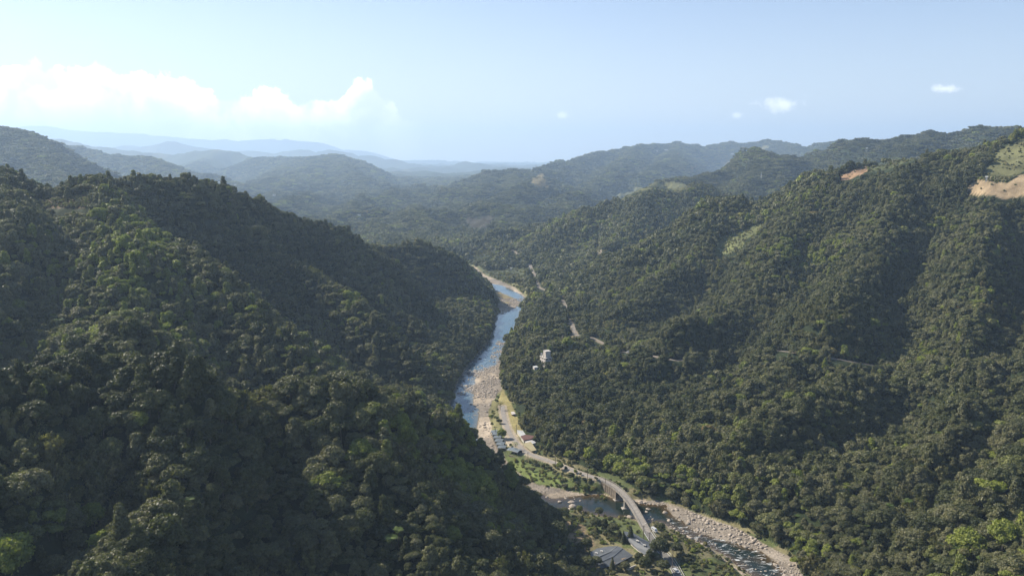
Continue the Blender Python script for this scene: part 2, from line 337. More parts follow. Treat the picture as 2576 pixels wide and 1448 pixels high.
# gullies worn between the spurs (u, v, distance), depth, width
GULLIES = [([(430,900,400),(560,925,402),(700,945,425),(840,970,450),(960,1010,475),(1100,1060,515),(1170,1095,540)], 26, 26),
 ([(317,1018,315),(250,1150,280),(120,1448,235)], 16, 17), ([(690,1080,350),(640,1250,305),(600,1448,265)], 20, 24), ([(1040,1120,385),(1090,1260,350),(1200,1440,320)], 8, 12),
 ([(260,700,520),(180,780,460),(90,850,420),(-60,960,370)], 26, 34), ([(480,560,720),(620,700,640),(760,830,580),(850,900,545)], 26, 27),
 ([(660,560,830),(800,700,740),(940,850,680),(1060,960,640)], 22, 26), ([(790,620,900),(900,740,850),(1010,850,800),(1090,930,740)], 22, 24), ([(930,650,1060),(1040,740,1040),(1140,800,1010)], 18, 26),
 ([(1960,700,930),(1880,790,840),(1780,900,690),(1690,1010,610),(1640,1160,550)], 24, 30), ([(2330,640,860),(2310,780,720),(2320,900,580),(2260,1000,500),(2200,1150,450),(2170,1280,425)], 24, 25),
 ([(2560,600,850),(2560,780,700),(2520,900,580)], 28, 38), ([(1840,640,1060),(1720,760,930),(1600,850,830)], 18, 30), ([(2150,560,1020),(2070,680,890),(2010,790,800)], 18, 28), ([(2430,480,950),(2380,640,820),(2370,760,720)], 16, 26),
 ([(2560,1080,440),(2420,1200,400),(2330,1330,385)], 15, 20)]
for pts_, dep_, wid_ in GULLIES:
    if pts_[0][0] > 1500: dep_ *= .65
    d_, _ = sd_line(GX + fbm(GX, GY, 50, 2, seed=77) * 14, GY + fbm(GX, GY, 50, 2, seed=78) * 14, [P(*p) for p in pts_])
    Hh = Hh - np.minimum(dep_ * np.exp(-(d_ / wid_) ** 2), np.maximum(Hh - 6, 0) * .6)

# window around the valley floor: carve the flat ground, the river bed and the road benches
wi = np.where((LY > math.log(300)) & (LY < math.log(2000)))[0]; wj = np.where((S > -0.30) & (S < 0.9))[0]
sl_ = np.ix_(wi, wj); wx, wy = GX[sl_], GY[sl_]; wz = Hh[sl_]
sF = sd_poly(wx, wy, FLAT) + fbm(wx, wy, 18, 2, seed=8) * 2
sR = sd_poly(wx, wy, RIVER) + fbm(wx, wy, 9, 3, seed=11) * 1.6
sL = sR.copy()
for q in BARS: sL = np.minimum(sL, sd_poly(wx, wy, q) + fbm(wx, wy, 9, 2, seed=12) * 1.5)
low = np.where(sR < 0, np.maximum(sR * 0.25, -2.2), np.minimum(sR * 0.06, 1.3)) + 0.05
village = sstep((520 - wy) / 40)
fl = low + sstep(sL / 9) * 2.4 + village * sstep((sL - 5) / 30) * 2.8
fl = fl + fbm(wx, wy, 14, 3, seed=15) * np.where(sL > 0, 0.35, 0.12)
sP = np.maximum(sF, 0)
out = np.maximum(np.minimum(wz, fl + sP * 0.8 + (sP / 30) ** 2.5 * 12), fl + np.minimum(np.maximum(sF, 0) * 0.4, 14))
wz = np.where(sF < 0, fl, out)
_a = (S, LY, Hh)
def bench(line):
    q = []
    for x, y, z in line:
        fj = np.interp(x / y, S, np.arange(len(S))); fi = np.interp(math.log(y), LY, np.arange(len(LY)))
        q.append(Hh[int(fi), int(fj)])
    return q
def drape(pxs):
    """hill road: every traced point goes to the slope it is seen on"""
    dense = []
    for (u0_, v0_, _), (u1_, v1_, _) in zip(pxs[:-1], pxs[1:]):
        n_ = max(1, int(math.hypot(u1_ - u0_, v1_ - v0_) / 14)); dense += [(u0_ + (u1_ - u0_) * q / n_, v0_ + (v1_ - v0_) * q / n_, 0) for q in range(n_)]
    pxs = dense + [pxs[-1]]
    res = []
    for u, v, z in pxs:
        a, yy, z_ = raydir(u, v); D = np.exp(np.linspace(math.log(400), math.log(2200), 1500))
        x = a / yy * D; zz = CAMZ + z_ / yy * D
        fj = np.clip(np.interp(x / D, S, np.arange(len(S))), 0, len(S) - 1).astype(int); fi = np.interp(np.log(D), LY, np.arange(len(LY))).astype(int)
        t = int(np.argmax(zz < Hh[fi, fj])); res.append([float(x[t]), float(D[t]), float(zz[t])])
    for _ in range(10):
        r2 = [list(p) for p in res]
        for i_ in range(1, len(res) - 1):
            r2[i_][2] = (res[i_ - 1][2] + 2 * res[i_][2] + res[i_ + 1][2]) / 4
        res = r2
    return [G(u, v, p[2]) for (u, v, z), p in zip(pxs, res)]
Hh[sl_] = wz
HILLROAD = drape(HILLROAD_PX); HILLROAD2 = drape(HILLROAD2_PX)
for line, hw in ((ROAD, 3.2), (TRACK, 2.8), (HILLROAD, 5.0), (HILLROAD2, 6.0)):
    d, zz = sd_line(wx, wy, line)
    f = sstep(1 - (d - hw) / (6 if hw < 4 else 20))
    wz = wz * (1 - f) + (zz - 0.12) * f
Hh[sl_] = wz

_Si = np.arange(len(S)); _Li = np.arange(len(LY))
def H(x, y):
    x = np.asarray(x, float); y = np.maximum(np.asarray(y, float), 61)
    fj = np.clip(np.interp(x / y, S, _Si), 0, len(S) - 1.001); fi = np.clip(np.interp(np.log(y), LY, _Li), 0, len(LY) - 1.001)
    i = fi.astype(int); j = fj.astype(int); a = fi - i; c = fj - j
    return Hh[i, j] * (1 - a) * (1 - c) + Hh[i + 1, j] * a * (1 - c) + Hh[i, j + 1] * (1 - a) * c + Hh[i + 1, j + 1] * a * c
ang = (Hh - CAMZ) / GY
runmax = np.maximum.accumulate(ang, axis=0)
runmax = np.vstack([np.full((1, ang.shape[1]), -9.0), runmax[:-1]])
def visible(x, y, z, slack=0.0):
    fj = np.clip(np.interp(x / y, S, _Si), 0, len(S) - 1.001).astype(int); fi = np.clip(np.interp(np.log(y), LY, _Li), 0, len(LY) - 1.001).astype(int)
    return (z - CAMZ) / y > runmax[fi, fj] - slack
def hit(u, v, dmin=150):
    """first point of the ground along a sight line"""
    a, y, z = raydir(u, v)
    D = np.exp(np.linspace(math.log(dmin), math.log(29000), 4500))
    zz = CAMZ + z / y * D; xx = a / y * D
    i = np.argmax(zz < H(xx, D)); return (float(xx[i]), float(D[i]), float(H(xx[i], D[i])))

# ------------------------------------------------------------------ ground cover zones
PU, PV = proj(GX, GY, Hh)
vis = ang >= runmax - 0.002
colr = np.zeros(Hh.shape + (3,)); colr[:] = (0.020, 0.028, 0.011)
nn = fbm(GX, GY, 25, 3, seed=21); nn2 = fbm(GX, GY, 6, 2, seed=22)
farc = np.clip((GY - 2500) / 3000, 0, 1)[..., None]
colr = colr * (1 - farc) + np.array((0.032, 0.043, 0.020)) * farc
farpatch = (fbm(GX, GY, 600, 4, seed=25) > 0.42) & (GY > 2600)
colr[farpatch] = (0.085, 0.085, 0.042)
clear = np.zeros(Hh.shape, bool)
FIELDS = [
 ([(2430,474),(2461,452),(2500,457),(2531,459),(2563,441),(2600,438),(2760,440),(2760,520),(2600,486),(2529,504),(2500,491),(2446,491)], (0.42,0.315,0.19), 1),
 ([(2461,452),(2470,446),(2538,446),(2560,444),(2531,459),(2500,457)], (0.07,0.085,0.04), 0),
 ([(2490,405),(2470,440),(2540,440),(2576,430),(2760,430),(2760,290),(2576,346),(2526,372),(2507,383)], (0.15,0.15,0.07), 1),
 ([(2109,447),(2130,434),(2150,425),(2182,419),(2182,430),(2145,450),(2116,454)], (0.42,0.27,0.16), 1),
 ([(2182,419),(2203,414),(2317,386),(2322,393),(2252,420),(2182,434)], (0.075,0.085,0.04), 1),
 ([(1804,618),(1809,600),(1850,584),(1881,572),(1925,560),(1912,580),(1880,600),(1874,620),(1840,642),(1795,640)], (0.15,0.16,0.065), 1),
 ([(1541,488),(1600,468),(1642,453),(1726,457),(1742,474),(1699,481),(1659,468),(1610,480),(1563,500)], (0.14,0.14,0.06), 1),
 ([(1727,432),(1735,420),(1756,412),(1752,420)], (0.30,0.21,0.10), 1),
 ([(1808,410),(1830,404),(1842,407),(1822,414)], (0.26,0.20,0.10), 1),
 ([(1903,378),(1925,364),(1936,360),(1934,368),(1914,379)], (0.20,0.18,0.09), 1),
 ([(95,509),(116,498),(171,502),(205,487),(229,487),(226,512),(215,522),(102,524)], (0.22,0.16,0.10), 1),
 ([(1363,431),(1330,459),(1345,468),(1384,470),(1375,450)], (0.20,0.16,0.07), 1),
 ([(1166,549),(1251,543),(1218,576),(1180,568)], (0.055,0.05,0.035), 1),
 ([(1196,628),(1235,628),(1238,640),(1175,652)], (0.09,0.095,0.05), 1),
 ([(1215,684),(1300,672),(1330,676),(1320,690),(1250,694)], (0.09,0.11,0.05), 1),
 ([(1204,600),(1212,583),(1225,577),(1218,592),(1210,604)], (0.17,0.17,0.08), 1),
 ([(1505,815),(1560,800),(1600,815),(1540,836)], (0.07,0.08,0.035), 1),
 ([(1866,498),(1905,498),(1905,508),(1880,508)], (0.18,0.16,0.08), 1),
 ([(1492,640),(1500,600),(1512,602),(1508,645)], (0.26,0.22,0.17), 1),
]
EU = PU + fbm(GX, GY, 26, 3, seed=51) * 9; EV = PV + fbm(GX, GY, 22, 3, seed=52) * 6
for poly, c, cl in FIELDS:
    soil = max(c) > .28
    m = in_poly(PU + (EU - PU) * .25 if soil else EU, PV + (EV - PV) * .25 if soil else EV, poly) & vis & (GY > 400)
    v_ = 0.66 * (1 + 0.35 * nn[m] + 0.25 * nn2[m])[:, None]
    colr[m] = np.array(c) * v_
    clear |= m & ((nn2 < 0.55) | (np.array(c).max() > .3))
cw = colr[sl_]; clw = clear[sl_]; pu = PU[sl_]; pv = PV[sl_]
n1 = fbm(wx, wy, 12, 4, seed=31); n2 = fbm(wx, wy, 40, 3, seed=32)
inF = sF < 0
def setc(m, c, amp=0.2, nz=n1): cw[m] = np.array(c) * (1 + amp * nz[m])[:, None]
setc(inF, (0.085, 0.10, 0.038), 0.5)
m = inF & (n1 + n2 > 0.15); setc(m, (0.14, 0.125, 0.065), 0.4)
low_m = inF & (sL < 1.0)
setc(low_m, (0.31, 0.255, 0.19), 0.3)
m = low_m & (n2 > 0.1); setc(m, (0.20, 0.17, 0.135), 0.35)
setc(inF & (sR < 0.4), (0.13, 0.105, 0.07), 0.3)
CAMPF = [(1262,985),(1266,982),(1285,1012),(1300,1045),(1318,1090),(1300,1100),(1285,1085),(1270,1085),(1262,1065),(1258,1030),(1254,1004)]
m = in_poly(pu, pv, CAMPF) & inF; setc(m, (0.235, 0.20, 0.085), 0.3)
m = in_poly(pu, pv, [(1228,1036),(1240,1005),(1254,1004),(1258,1030),(1262,1065),(1255,1085),(1236,1070)]) & inF; setc(m, (0.15, 0.14, 0.065), 0.5)
m = in_poly(pu, pv, [(1268,1150),(1296,1146),(1330,1160),(1380,1180),(1420,1200),(1480,1225),(1480,1240),(1420,1230),(1354,1216),(1331,1206),(1294,1180)]) & inF; setc(m, (0.12, 0.145, 0.045), 0.45)
m = in_poly(pu, pv, [(1550,1307),(1610,1312),(1625,1345),(1600,1350),(1560,1335)]) & inF; setc(m, (0.085, 0.098, 0.038), 0.5)
m = in_poly(pu, pv, [(1400,1300),(1470,1320),(1500,1370),(1470,1385),(1430,1350)]) & inF; setc(m, (0.19, 0.145, 0.085), 0.4)
m = in_poly(pu, pv, [(1300,1090),(1318,1131),(1340,1144),(1364,1153),(1300,1140),(1266,1110),(1272,1085)]) & inF; setc(m, (0.28, 0.24, 0.18), 0.3)
m = (sL > -1) & inF & (pv < 800); setc(m, (0.13, 0.125, 0.06), 0.5)
m = (sL > 2) & inF & (pv < 706); setc(m, (0.075, 0.085, 0.045), 0.5)
m = in_poly(pu, pv, [(1246,732),(1262,737),(1290,750),(1300,760),(1262,772),(1250,765)]); setc(m, (0.19, 0.155, 0.08), 0.3)
for line in (HILLROAD, HILLROAD2):
    d, _ = sd_line(wx, wy, line); m = d < 3.6; setc(m, (0.19, 0.155, 0.10), 0.5); clw |= d < 2.6
d, _ = sd_line(wx, wy, TRACK); setc((d < 4) & inF, (0.30, 0.25, 0.18), 0.2)
clw |= inF & ~((pv < 712) & (n1 + n2 > -.25) & (sL > 6))
colr[sl_] = cw; clear[sl_] = clw
clear_f = clear.astype(float)
def cleared(x, y):
    fj = np.clip(np.round(np.interp(x / y, S, _Si)), 0, len(S) - 1).astype(int); fi = np.clip(np.round(np.interp(np.log(y), LY, _Li)), 0, len(LY) - 1).astype(int)
    return clear[fi, fj]

# ------------------------------------------------------------------ mesh and object helpers
def link(o, parent=None):
    C.collection.objects.link(o)
    if parent is not None: o.parent = parent
    return o
def mesh_from(name, V, F, mat=None, smooth=False):
    me = bpy.data.meshes.new(name)
    me.from_pydata([tuple(v) for v in V], [], F); 
    if mat: me.materials.append(mat)
    if smooth: me.polygons.foreach_set('use_smooth', [True] * len(me.polygons))
    return me
def mesh_np(name, V, F, mat=None, smooth=False):
    """V (n,3), F (m,k) arrays"""
    me = bpy.data.meshes.new(name); V = np.asarray(V, np.float32); F = np.asarray(F, np.int32)
    me.vertices.add(len(V)); me.vertices.foreach_set('co', V.ravel())
    kk = F.shape[1]
    me.loops.add(F.size); me.loops.foreach_set('vertex_index', F.ravel())
    me.polygons.add(len(F)); me.polygons.foreach_set('loop_start', np.arange(len(F), dtype=np.int32) * kk)
    if smooth: me.polygons.foreach_set('use_smooth', np.ones(len(F), bool))
    me.update(calc_edges=True); me.validate() if False else None
    if mat: me.materials.append(mat)
    return me
def tag(o, label=None, cat=None, group=None, kind=None):
    if label: o['label'] = label
    if cat: o['category'] = cat
    if group: o['group'] = group
    if kind: o['kind'] = kind
    return o
def empty(name, loc, rz=0.0, **kw):
    o = bpy.data.objects.new(name, None); o.empty_display_size = 1; link(o); o.location = loc; o.rotation_euler = (0, 0, rz)
    return tag(o, **kw)
class MB:
    def __init__(s): s.V = []; s.F = []
    def box(s, c, sz, rz=0.0, taper=1.0):
        cx, cy, cz = c; hx, hy, hz = sz[0] / 2, sz[1] / 2, sz[2] / 2; i = len(s.V); co, si = math.cos(rz), math.sin(rz)
        for dz, t in ((-hz, 1), (hz, taper)):
            for dx, dy in ((-hx, -hy), (hx, -hy), (hx, hy), (-hx, hy)):
                x, y = dx * t, dy * t; s.V.append((cx + x * co - y * si, cy + x * si + y * co, cz + dz))
        s.F += [(i, i + 3, i + 2, i + 1), (i + 4, i + 5, i + 6, i + 7)] + [(i + a, i + (a + 1) % 4, i + 4 + (a + 1) % 4, i + 4 + a) for a in range(4)]
        return s
    def prism(s, poly, z0, z1=None):
        """poly: list of (x,y) or (x,y,ztop); z0 bottom (number, or 'thick' below a sloping top)"""
        i = len(s.V); n = len(poly)
        tops = [(p[0], p[1], p[2] if len(p) > 2 else z1) for p in poly]
        s.V += tops; s.V += [(p[0], p[1], (z0 if not isinstance(z0, tuple) else p[2] - z0[0])) for p in tops]
        s.F.append(tuple(range(i, i + n))); s.F.append(tuple(range(i + 2 * n - 1, i + n - 1, -1)))
        s.F += [(i + a, i + n + a, i + n + (a + 1) % n, i + (a + 1) % n) for a in range(n)]
        return s
    def tube(s, p0, p1, r0, r1=None, n=6):
        r1 = r0 if r1 is None else r1
        p0 = Vector(p0); p1 = Vector(p1); d = (p1 - p0).normalized(); a = d.orthogonal().normalized(); c = d.cross(a); i = len(s.V)
        for p, r in ((p0, r0), (p1, r1)):
            for q in range(n):
                t = 2 * math.pi * q / n; s.V.append(tuple(p + (a * math.cos(t) + c * math.sin(t)) * r))
        s.F += [(i + q, i + (q + 1) % n, i + n + (q + 1) % n, i + n + q) for q in range(n)]
        s.F.append(tuple(range(i + n - 1, i - 1, -1))); s.F.append(tuple(range(i + n, i + 2 * n)))
        return s
    def build(s, name, mat, parent=None, smooth=False, loc=None):
        me = mesh_from(name, s.V, s.F, mat, smooth); o = bpy.data.objects.new(name, me); link(o, parent)
        if loc: o.location = loc
        return o

# ------------------------------------------------------------------ materials
def mat_new(name):
    m = bpy.data.materials.new(name); m.use_nodes = True; t = m.node_tree; t.nodes.clear(); bb = NB(t)
    o = bb.n('ShaderNodeOutputMaterial'); p = bb.n('ShaderNodeBsdfPrincipled'); bb.l(p.outputs[0], o.inputs[0])
    return m, bb, p, o
def flat(name, c, rough=0.7, var=0.18, scale=0.6, metal=0.0, spec=0.4, bump=0.0):
    m, bb, p, o = mat_new(name)
    g = bb.n('ShaderNodeNewGeometry'); n = bb.noise(g.outputs['Position'], scale, 5, 0.6)
    f = bb.ramp(n, [(0.3, 1 - var), (0.7, 1 + var)])
    bb.l(bb.mix(1.0, c, f, 'MULTIPLY'), p.inputs['Base Color'])
    p.inputs['Roughness'].default_value = rough; p.inputs['Metallic'].default_value = metal; p.inputs['Specular IOR Level'].default_value = spec
    if bump:
        bn = bb.n('ShaderNodeBump'); bn.inputs['Strength'].default_value = bump; bn.inputs['Distance'].default_value = 0.3
        bb.l(bb.noise(g.outputs['Position'], scale * 4, 4), bn.inputs['Height']); bb.l(bn.outputs[0], p.inputs['Normal'])
    return m
M = {}
M['concrete'] = flat('concrete', (0.30, 0.27, 0.23), 0.85, 0.3, 0.5, bump=0.3)
M['wall_stone'] = flat('mossy_stone', (0.17, 0.14, 0.105), 0.9, 0.45, 0.5, bump=0.5)
M['asphalt'] = flat('asphalt', (0.14, 0.13, 0.115), 0.85, 0.2, 0.4)
M['deck'] = flat('bridge_deck', (0.23, 0.205, 0.175), 0.85, 0.2, 0.5)
M['line'] = flat('road_paint', (0.6, 0.6, 0.57), 0.7, 0.15, 1)
M['white'] = flat('white_paint', (0.44, 0.42, 0.38), 0.6, 0.15, 0.5)
M['plaster'] = flat('grey_plaster', (0.46, 0.42, 0.38), 0.8, 0.25, 0.4)
M['darkroof'] = flat('dark_grey_roof', (0.085, 0.092, 0.098), 0.55, 0.15, 0.3)
M['greyroof'] = flat('slate_roof', (0.10, 0.105, 0.105), 0.55, 0.2, 0.3)
M['brownroof'] = flat('rusty_roof', (0.11, 0.05, 0.038), 0.7, 0.3, 0.8)
M['tanpanel'] = flat('tan_roof_panel', (0.26, 0.19, 0.12), 0.6, 0.15, 0.8)
M['beige'] = flat('beige_canvas', (0.27, 0.235, 0.13), 0.7, 0.12, 0.5)
M['tarp'] = flat('grey_tarp', (0.12, 0.14, 0.15), 0.4, 0.3, 0.5)
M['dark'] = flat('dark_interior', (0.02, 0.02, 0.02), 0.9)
M['glass'] = flat('window_glass', (0.03, 0.04, 0.05), 0.12, 0.1)
M['metal'] = flat('galvanised_metal', (0.35, 0.36, 0.36), 0.45, 0.1, 1, metal=0.6)
M['wood'] = flat('weathered_pole', (0.13, 0.11, 0.09), 0.9, 0.2, 1)
M['rubber'] = flat('tyre_rubber', (0.02, 0.02, 0.02), 0.8)
M['carwhite'] = flat('white_car_paint', (0.42, 0.42, 0.41), 0.25, 0.05)
M['blue'] = flat('blue_tarpaulin', (0.03, 0.08, 0.42), 0.5, 0.2)
M['bark'] = flat('bark', (0.085, 0.07, 0.055), 0.95, 0.3, 1.5)
M['paleroof'] = flat('pale_metal_roof', (0.40, 0.40, 0.38), 0.5, 0.1)
M['rock'] = flat('river_rock', (0.31, 0.262, 0.21), 0.9, 0.5, 0.8, bump=0.4)
M['wetrock'] = flat('dark_wet_rock', (0.045, 0.04, 0.035), 0.55, 0.3, 0.8)

def leaf_mat(name, ramp, transl=0.32, sheen=0.22):
    m = bpy.data.materials.new(name); m.use_nodes = True; t = m.node_tree; t.nodes.clear(); bb = NB(t)
    o = bb.n('ShaderNodeOutputMaterial'); p = bb.n('ShaderNodeBsdfPrincipled')
    at = bb.n('ShaderNodeAttribute'); at.attribute_name = 'tint'; at.attribute_type = 'INSTANCER'
    vr = bb.n('ShaderNodeAttribute'); vr.attribute_name = 'var'; vr.attribute_type = 'GEOMETRY'
    base = bb.ramp(at.outputs['Fac'], ramp)
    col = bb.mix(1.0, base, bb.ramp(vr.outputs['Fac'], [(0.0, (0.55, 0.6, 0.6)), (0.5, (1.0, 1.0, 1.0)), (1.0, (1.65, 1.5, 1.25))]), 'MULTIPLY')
    bb.l(col, p.inputs['Base Color']); p.inputs['Roughness'].default_value = 0.5; p.inputs['Specular IOR Level'].default_value = sheen
    tr = bb.n('ShaderNodeBsdfTranslucent'); bb.l(bb.mix(1.0, col, (1.1, 1.25, 0.5), 'MULTIPLY'), tr.inputs[0])
    mx = bb.n('ShaderNodeMixShader'); mx.inputs[0].default_value = transl; bb.l(p.outputs[0], mx.inputs[1]); bb.l(tr.outputs[0], mx.inputs[2])
    bb.l(mx.outputs[0], o.inputs[0]); return m
LEAF_RAMP = [(0.0, (0.050, 0.058, 0.024)), (0.25, (0.080, 0.088, 0.034)), (0.45, (0.125, 0.125, 0.062)), (0.6, (0.155, 0.150, 0.080)), (0.75, (0.165, 0.19, 0.040)), (0.9, (0.22, 0.245, 0.05)), (1.0, (0.19, 0.13, 0.075))]
M['leaf'] = leaf_mat('foliage', LEAF_RAMP)
M['fern'] = leaf_mat('fern_fronds', [(0, (0.075, 0.11, 0.03)), (1, (0.10, 0.14, 0.04))])
M['bamboo'] = leaf_mat('bamboo_foliage', [(0, (0.11, 0.115, 0.045)), (1, (0.16, 0.145, 0.075))])

# ground
m, bb, p, o = mat_new('ground_cover')
at = bb.n('ShaderNodeAttribute'); at.attribute_name = 'cover'
g = bb.n('ShaderNodeNewGeometry'); pos = g.outputs['Position']
f1 = bb.ramp(bb.noise(pos, 0.9, 5, 0.65), [(0.3, 0.6), (0.7, 1.4)])
f2 = bb.ramp(bb.noise(pos, 0.035, 6, 0.7), [(0.35, 0.6), (0.65, 1.45)])
c1 = bb.mix(1.0, at.outputs['Color'], f1, 'MULTIPLY'); c1 = bb.mix(0.8, c1, f2, 'MULTIPLY')
bb.l(c1, p.inputs['Base Color']); p.inputs['Roughness'].default_value = 0.95; p.inputs['Specular IOR Level'].default_value = 0.15
bn = bb.n('ShaderNodeBump'); bn.inputs['Strength'].default_value = 0.9; bn.inputs['Distance'].default_value = 9.0
bb.l(bb.noise(pos, 0.05, 5, 0.7), bn.inputs['Height'])
bn2 = bb.n('ShaderNodeBump'); bn2.inputs['Strength'].default_value = 0.6; bn2.inputs['Distance'].default_value = 0.35
bb.l(bb.noise(pos, 1.3, 4, 0.7), bn2.inputs['Height'])
cd = bb.m('GREATER_THAN', bb.m('LENGTH', 0.0) if False else bb.n('ShaderNodeVectorMath').outputs[1], 0) if False else None
sepg = bb.n('ShaderNodeSeparateXYZ'); bb.l(pos, sepg.inputs[0])
bb.l(bb.m('MULTIPLY', bb.m('SUBTRACT', sepg.outputs[1], 1800.0), 1 / 1500.0, clamp=True), bn.inputs['Strength'])
bb.l(bn2.outputs[0], bn.inputs['Normal']); bb.l(bn.outputs[0], p.inputs['Normal'])
M['ground'] = m

nr, nc = Hh.shape
V = np.stack([GX, GY, Hh], -1).reshape(-1, 3)
idx = np.arange(nr * nc).reshape(nr, nc)
F = np.stack([idx[:-1, :-1], idx[:-1, 1:], idx[1:, 1:], idx[1:, :-1]], -1).reshape(-1, 4)
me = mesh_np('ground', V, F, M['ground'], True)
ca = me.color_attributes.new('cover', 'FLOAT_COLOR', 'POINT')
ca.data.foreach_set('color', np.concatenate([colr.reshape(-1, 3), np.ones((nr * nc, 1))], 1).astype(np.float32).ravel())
ground = link(bpy.data.objects.new('ground', me)); tag(ground, kind='structure', label='forested valley ground with river flats, fields and hills')

# ------------------------------------------------------------------ water
m, bb, p, o = mat_new('river_water')
at = bb.n('ShaderNodeAttribute'); at.attribute_name = 'bed'      # r depth 0..1, g rapids, b downstream pool
sp_ = bb.n('ShaderNodeSeparateColor'); bb.l(at.outputs['Color'], sp_.inputs[0])
g = bb.n('ShaderNodeNewGeometry'); pos = g.outputs['Position']
var_ = bb.ramp(bb.noise(pos, 0.05, 5, 0.65), [(0.35, 0.55), (0.65, 1.5)])
deep = bb.mix(sp_.outputs[2], (0.030, 0.070, 0.095), (0.009, 0.016, 0.012))
shal = bb.mix(sp_.outputs[2], (0.11, 0.115, 0.10), (0.07, 0.045, 0.02))
wc = bb.mix(bb.m('MULTIPLY', sp_.outputs[0], var_, clamp=True), shal, deep)
mp = bb.n('ShaderNodeMapping'); bb.l(pos, mp.inputs[0]); mp.inputs['Rotation'].default_value = (0, 0, RAD(38)); mp.inputs['Scale'].default_value = (0.22, 0.6, 0.5)
fo = bb.noise(mp.outputs[0], 1.0, 7, 0.72, 0.6)
foam = bb.m('MULTIPLY', bb.m('MULTIPLY', bb.m('SUBTRACT', fo, 0.545), 9.0, clamp=True), sp_.outputs[1], clamp=True)
wc = bb.mix(foam, wc, (0.62, 0.64, 0.63))
bb.l(wc, p.inputs['Base Color'])
bb.l(bb.m('ADD', bb.m('MULTIPLY', foam, 0.6), 0.10), p.inputs['Roughness']); p.inputs['IOR'].default_value = 1.33
bn = bb.n('ShaderNodeBump'); bn.inputs['Strength'].default_value = 0.35; bn.inputs['Distance'].default_value = 0.25
mp2 = bb.n('ShaderNodeMapping'); bb.l(pos, mp2.inputs[0]); mp2.inputs['Scale'].default_value = (1.0, 0.45, 1)
bb.l(bb.m('MULTIPLY', bb.noise(mp2.outputs[0], 0.45, 6, 0.7, 0.4), bb.m('ADD', 0.35, bb.m('ADD', sp_.outputs[1], bb.noise(pos, 0.03, 3, 0.5)))), bn.inputs['Height']); bb.l(bn.outputs[0], p.inputs['Normal'])
M['water'] = m
a0, a1 = np.searchsorted(S, -0.11), np.searchsorted(S, 0.40); r0, r1 = np.searchsorted(LY, math.log(320)), np.searchsorted(LY, math.log(1900))
ws = np.ix_(np.arange(r0, r1, 2), np.arange(a0, a1, 2))
vx, vy, vz = GX[ws], GY[ws], Hh[ws]
keep = np.zeros(vz.shape, bool); kz = vz < 0.35
for dy in (-1, 0, 1):
    for dx in (-1, 0, 1): keep |= np.roll(np.roll(kz, dy, 0), dx, 1)
idx = np.arange(vz.size).reshape(vz.shape)
fk = keep[:-1, :-1] & keep[:-1, 1:] & keep[1:, 1:] & keep[1:, :-1]
F = np.stack([idx[:-1, :-1], idx[:-1, 1:], idx[1:, 1:], idx[1:, :-1]], -1)[fk]
used, inv = np.unique(F, return_inverse=True); F = inv.reshape(F.shape)
V = np.stack([vx, vy, np.zeros_like(vx)], -1).reshape(-1, 3)[used]
me = mesh_np('river', V, F, M['water'], True)
depth = np.clip(-vz / 1.6, 0, 1).reshape(-1)[used]
uu, vv = proj(V[:, 0], V[:, 1], V[:, 2])
rap = sstep((uu - 1675) / 30) * (1 - sstep((uu - 1980) / 30)) * sstep((vv - 1285) / 20)
rap = np.maximum(rap, 0.75 * sstep((vv - 870) / 30) * (1 - sstep((vv - 985) / 30)) * (uu < 1300))
rap = np.maximum(rap, 0.3 * np.exp(-((vv - 770) / 8) ** 2))
dn = sstep((vv - 1180) / 40)
ca = me.color_attributes.new('bed', 'FLOAT_COLOR', 'POINT')
ca.data.foreach_set('color', np.stack([depth, rap, dn, np.ones_like(dn)], -1).astype(np.float32).ravel())
tag(link(bpy.data.objects.new('river', me)), kind='structure', label='blue river winding between gravel banks')
#FOREST
# ------------------------------------------------------------------ foliage meshes
def quads_mesh(name, Cn, Nn, size, var, mat, extra=None, up=0.0):
    """one small leaf-clump quad per centre; extra = list of (V, F, var) solid pieces"""
    n = len(Cn)
    Nn = Nn / np.linalg.norm(Nn, axis=1, keepdims=True)
    a = np.cross(Nn, rng.normal(size=(n, 3))); a /= np.linalg.norm(a, axis=1, keepdims=True)
    c = np.cross(Nn, a); sz = size * rng.uniform(0.6, 1.35, (n, 1)); asp = rng.uniform(0.55, 1.0, (n, 1))
    V = np.stack([Cn - a * sz - c * sz * asp * .5, Cn + a * sz * .2 - c * sz * asp + Nn * sz * .15, Cn + a * sz + c * sz * asp * .4, Cn - a * sz * .1 + c * sz * asp + Nn * sz * .1], 1).reshape(-1, 3)
    F = np.arange(n * 4).reshape(n, 4); vv = np.repeat(var, 4)
    if extra:
        for (ev, ef, evar) in extra:
            F = np.concatenate([F, ef + len(V)]); V = np.concatenate([V, ev]); vv = np.concatenate([vv, np.full(len(ev), evar)])
    me = mesh_np(name, V, F, mat)
    at = me.attributes.new('var', 'FLOAT', 'POINT'); at.data.foreach_set('value', vv.astype(np.float32))
    return me
def sphere_np(c, r, nu=8, nv=5, squash=1.0):
    V = []; 
    for i in range(nv + 1):
        th = math.pi * i / nv
        for j in range(nu): V.append((c[0] + r * math.sin(th) * math.cos(2 * math.pi * j / nu), c[1] + r * math.sin(th) * math.sin(2 * math.pi * j / nu), c[2] + r * squash * math.cos(th)))
    F = [(i * nu + j, (i + 1) * nu + j, (i + 1) * nu + (j + 1) % nu, i * nu + (j + 1) % nu) for i in range(nv) for j in range(nu)]
    return np.array(V), np.array(F)
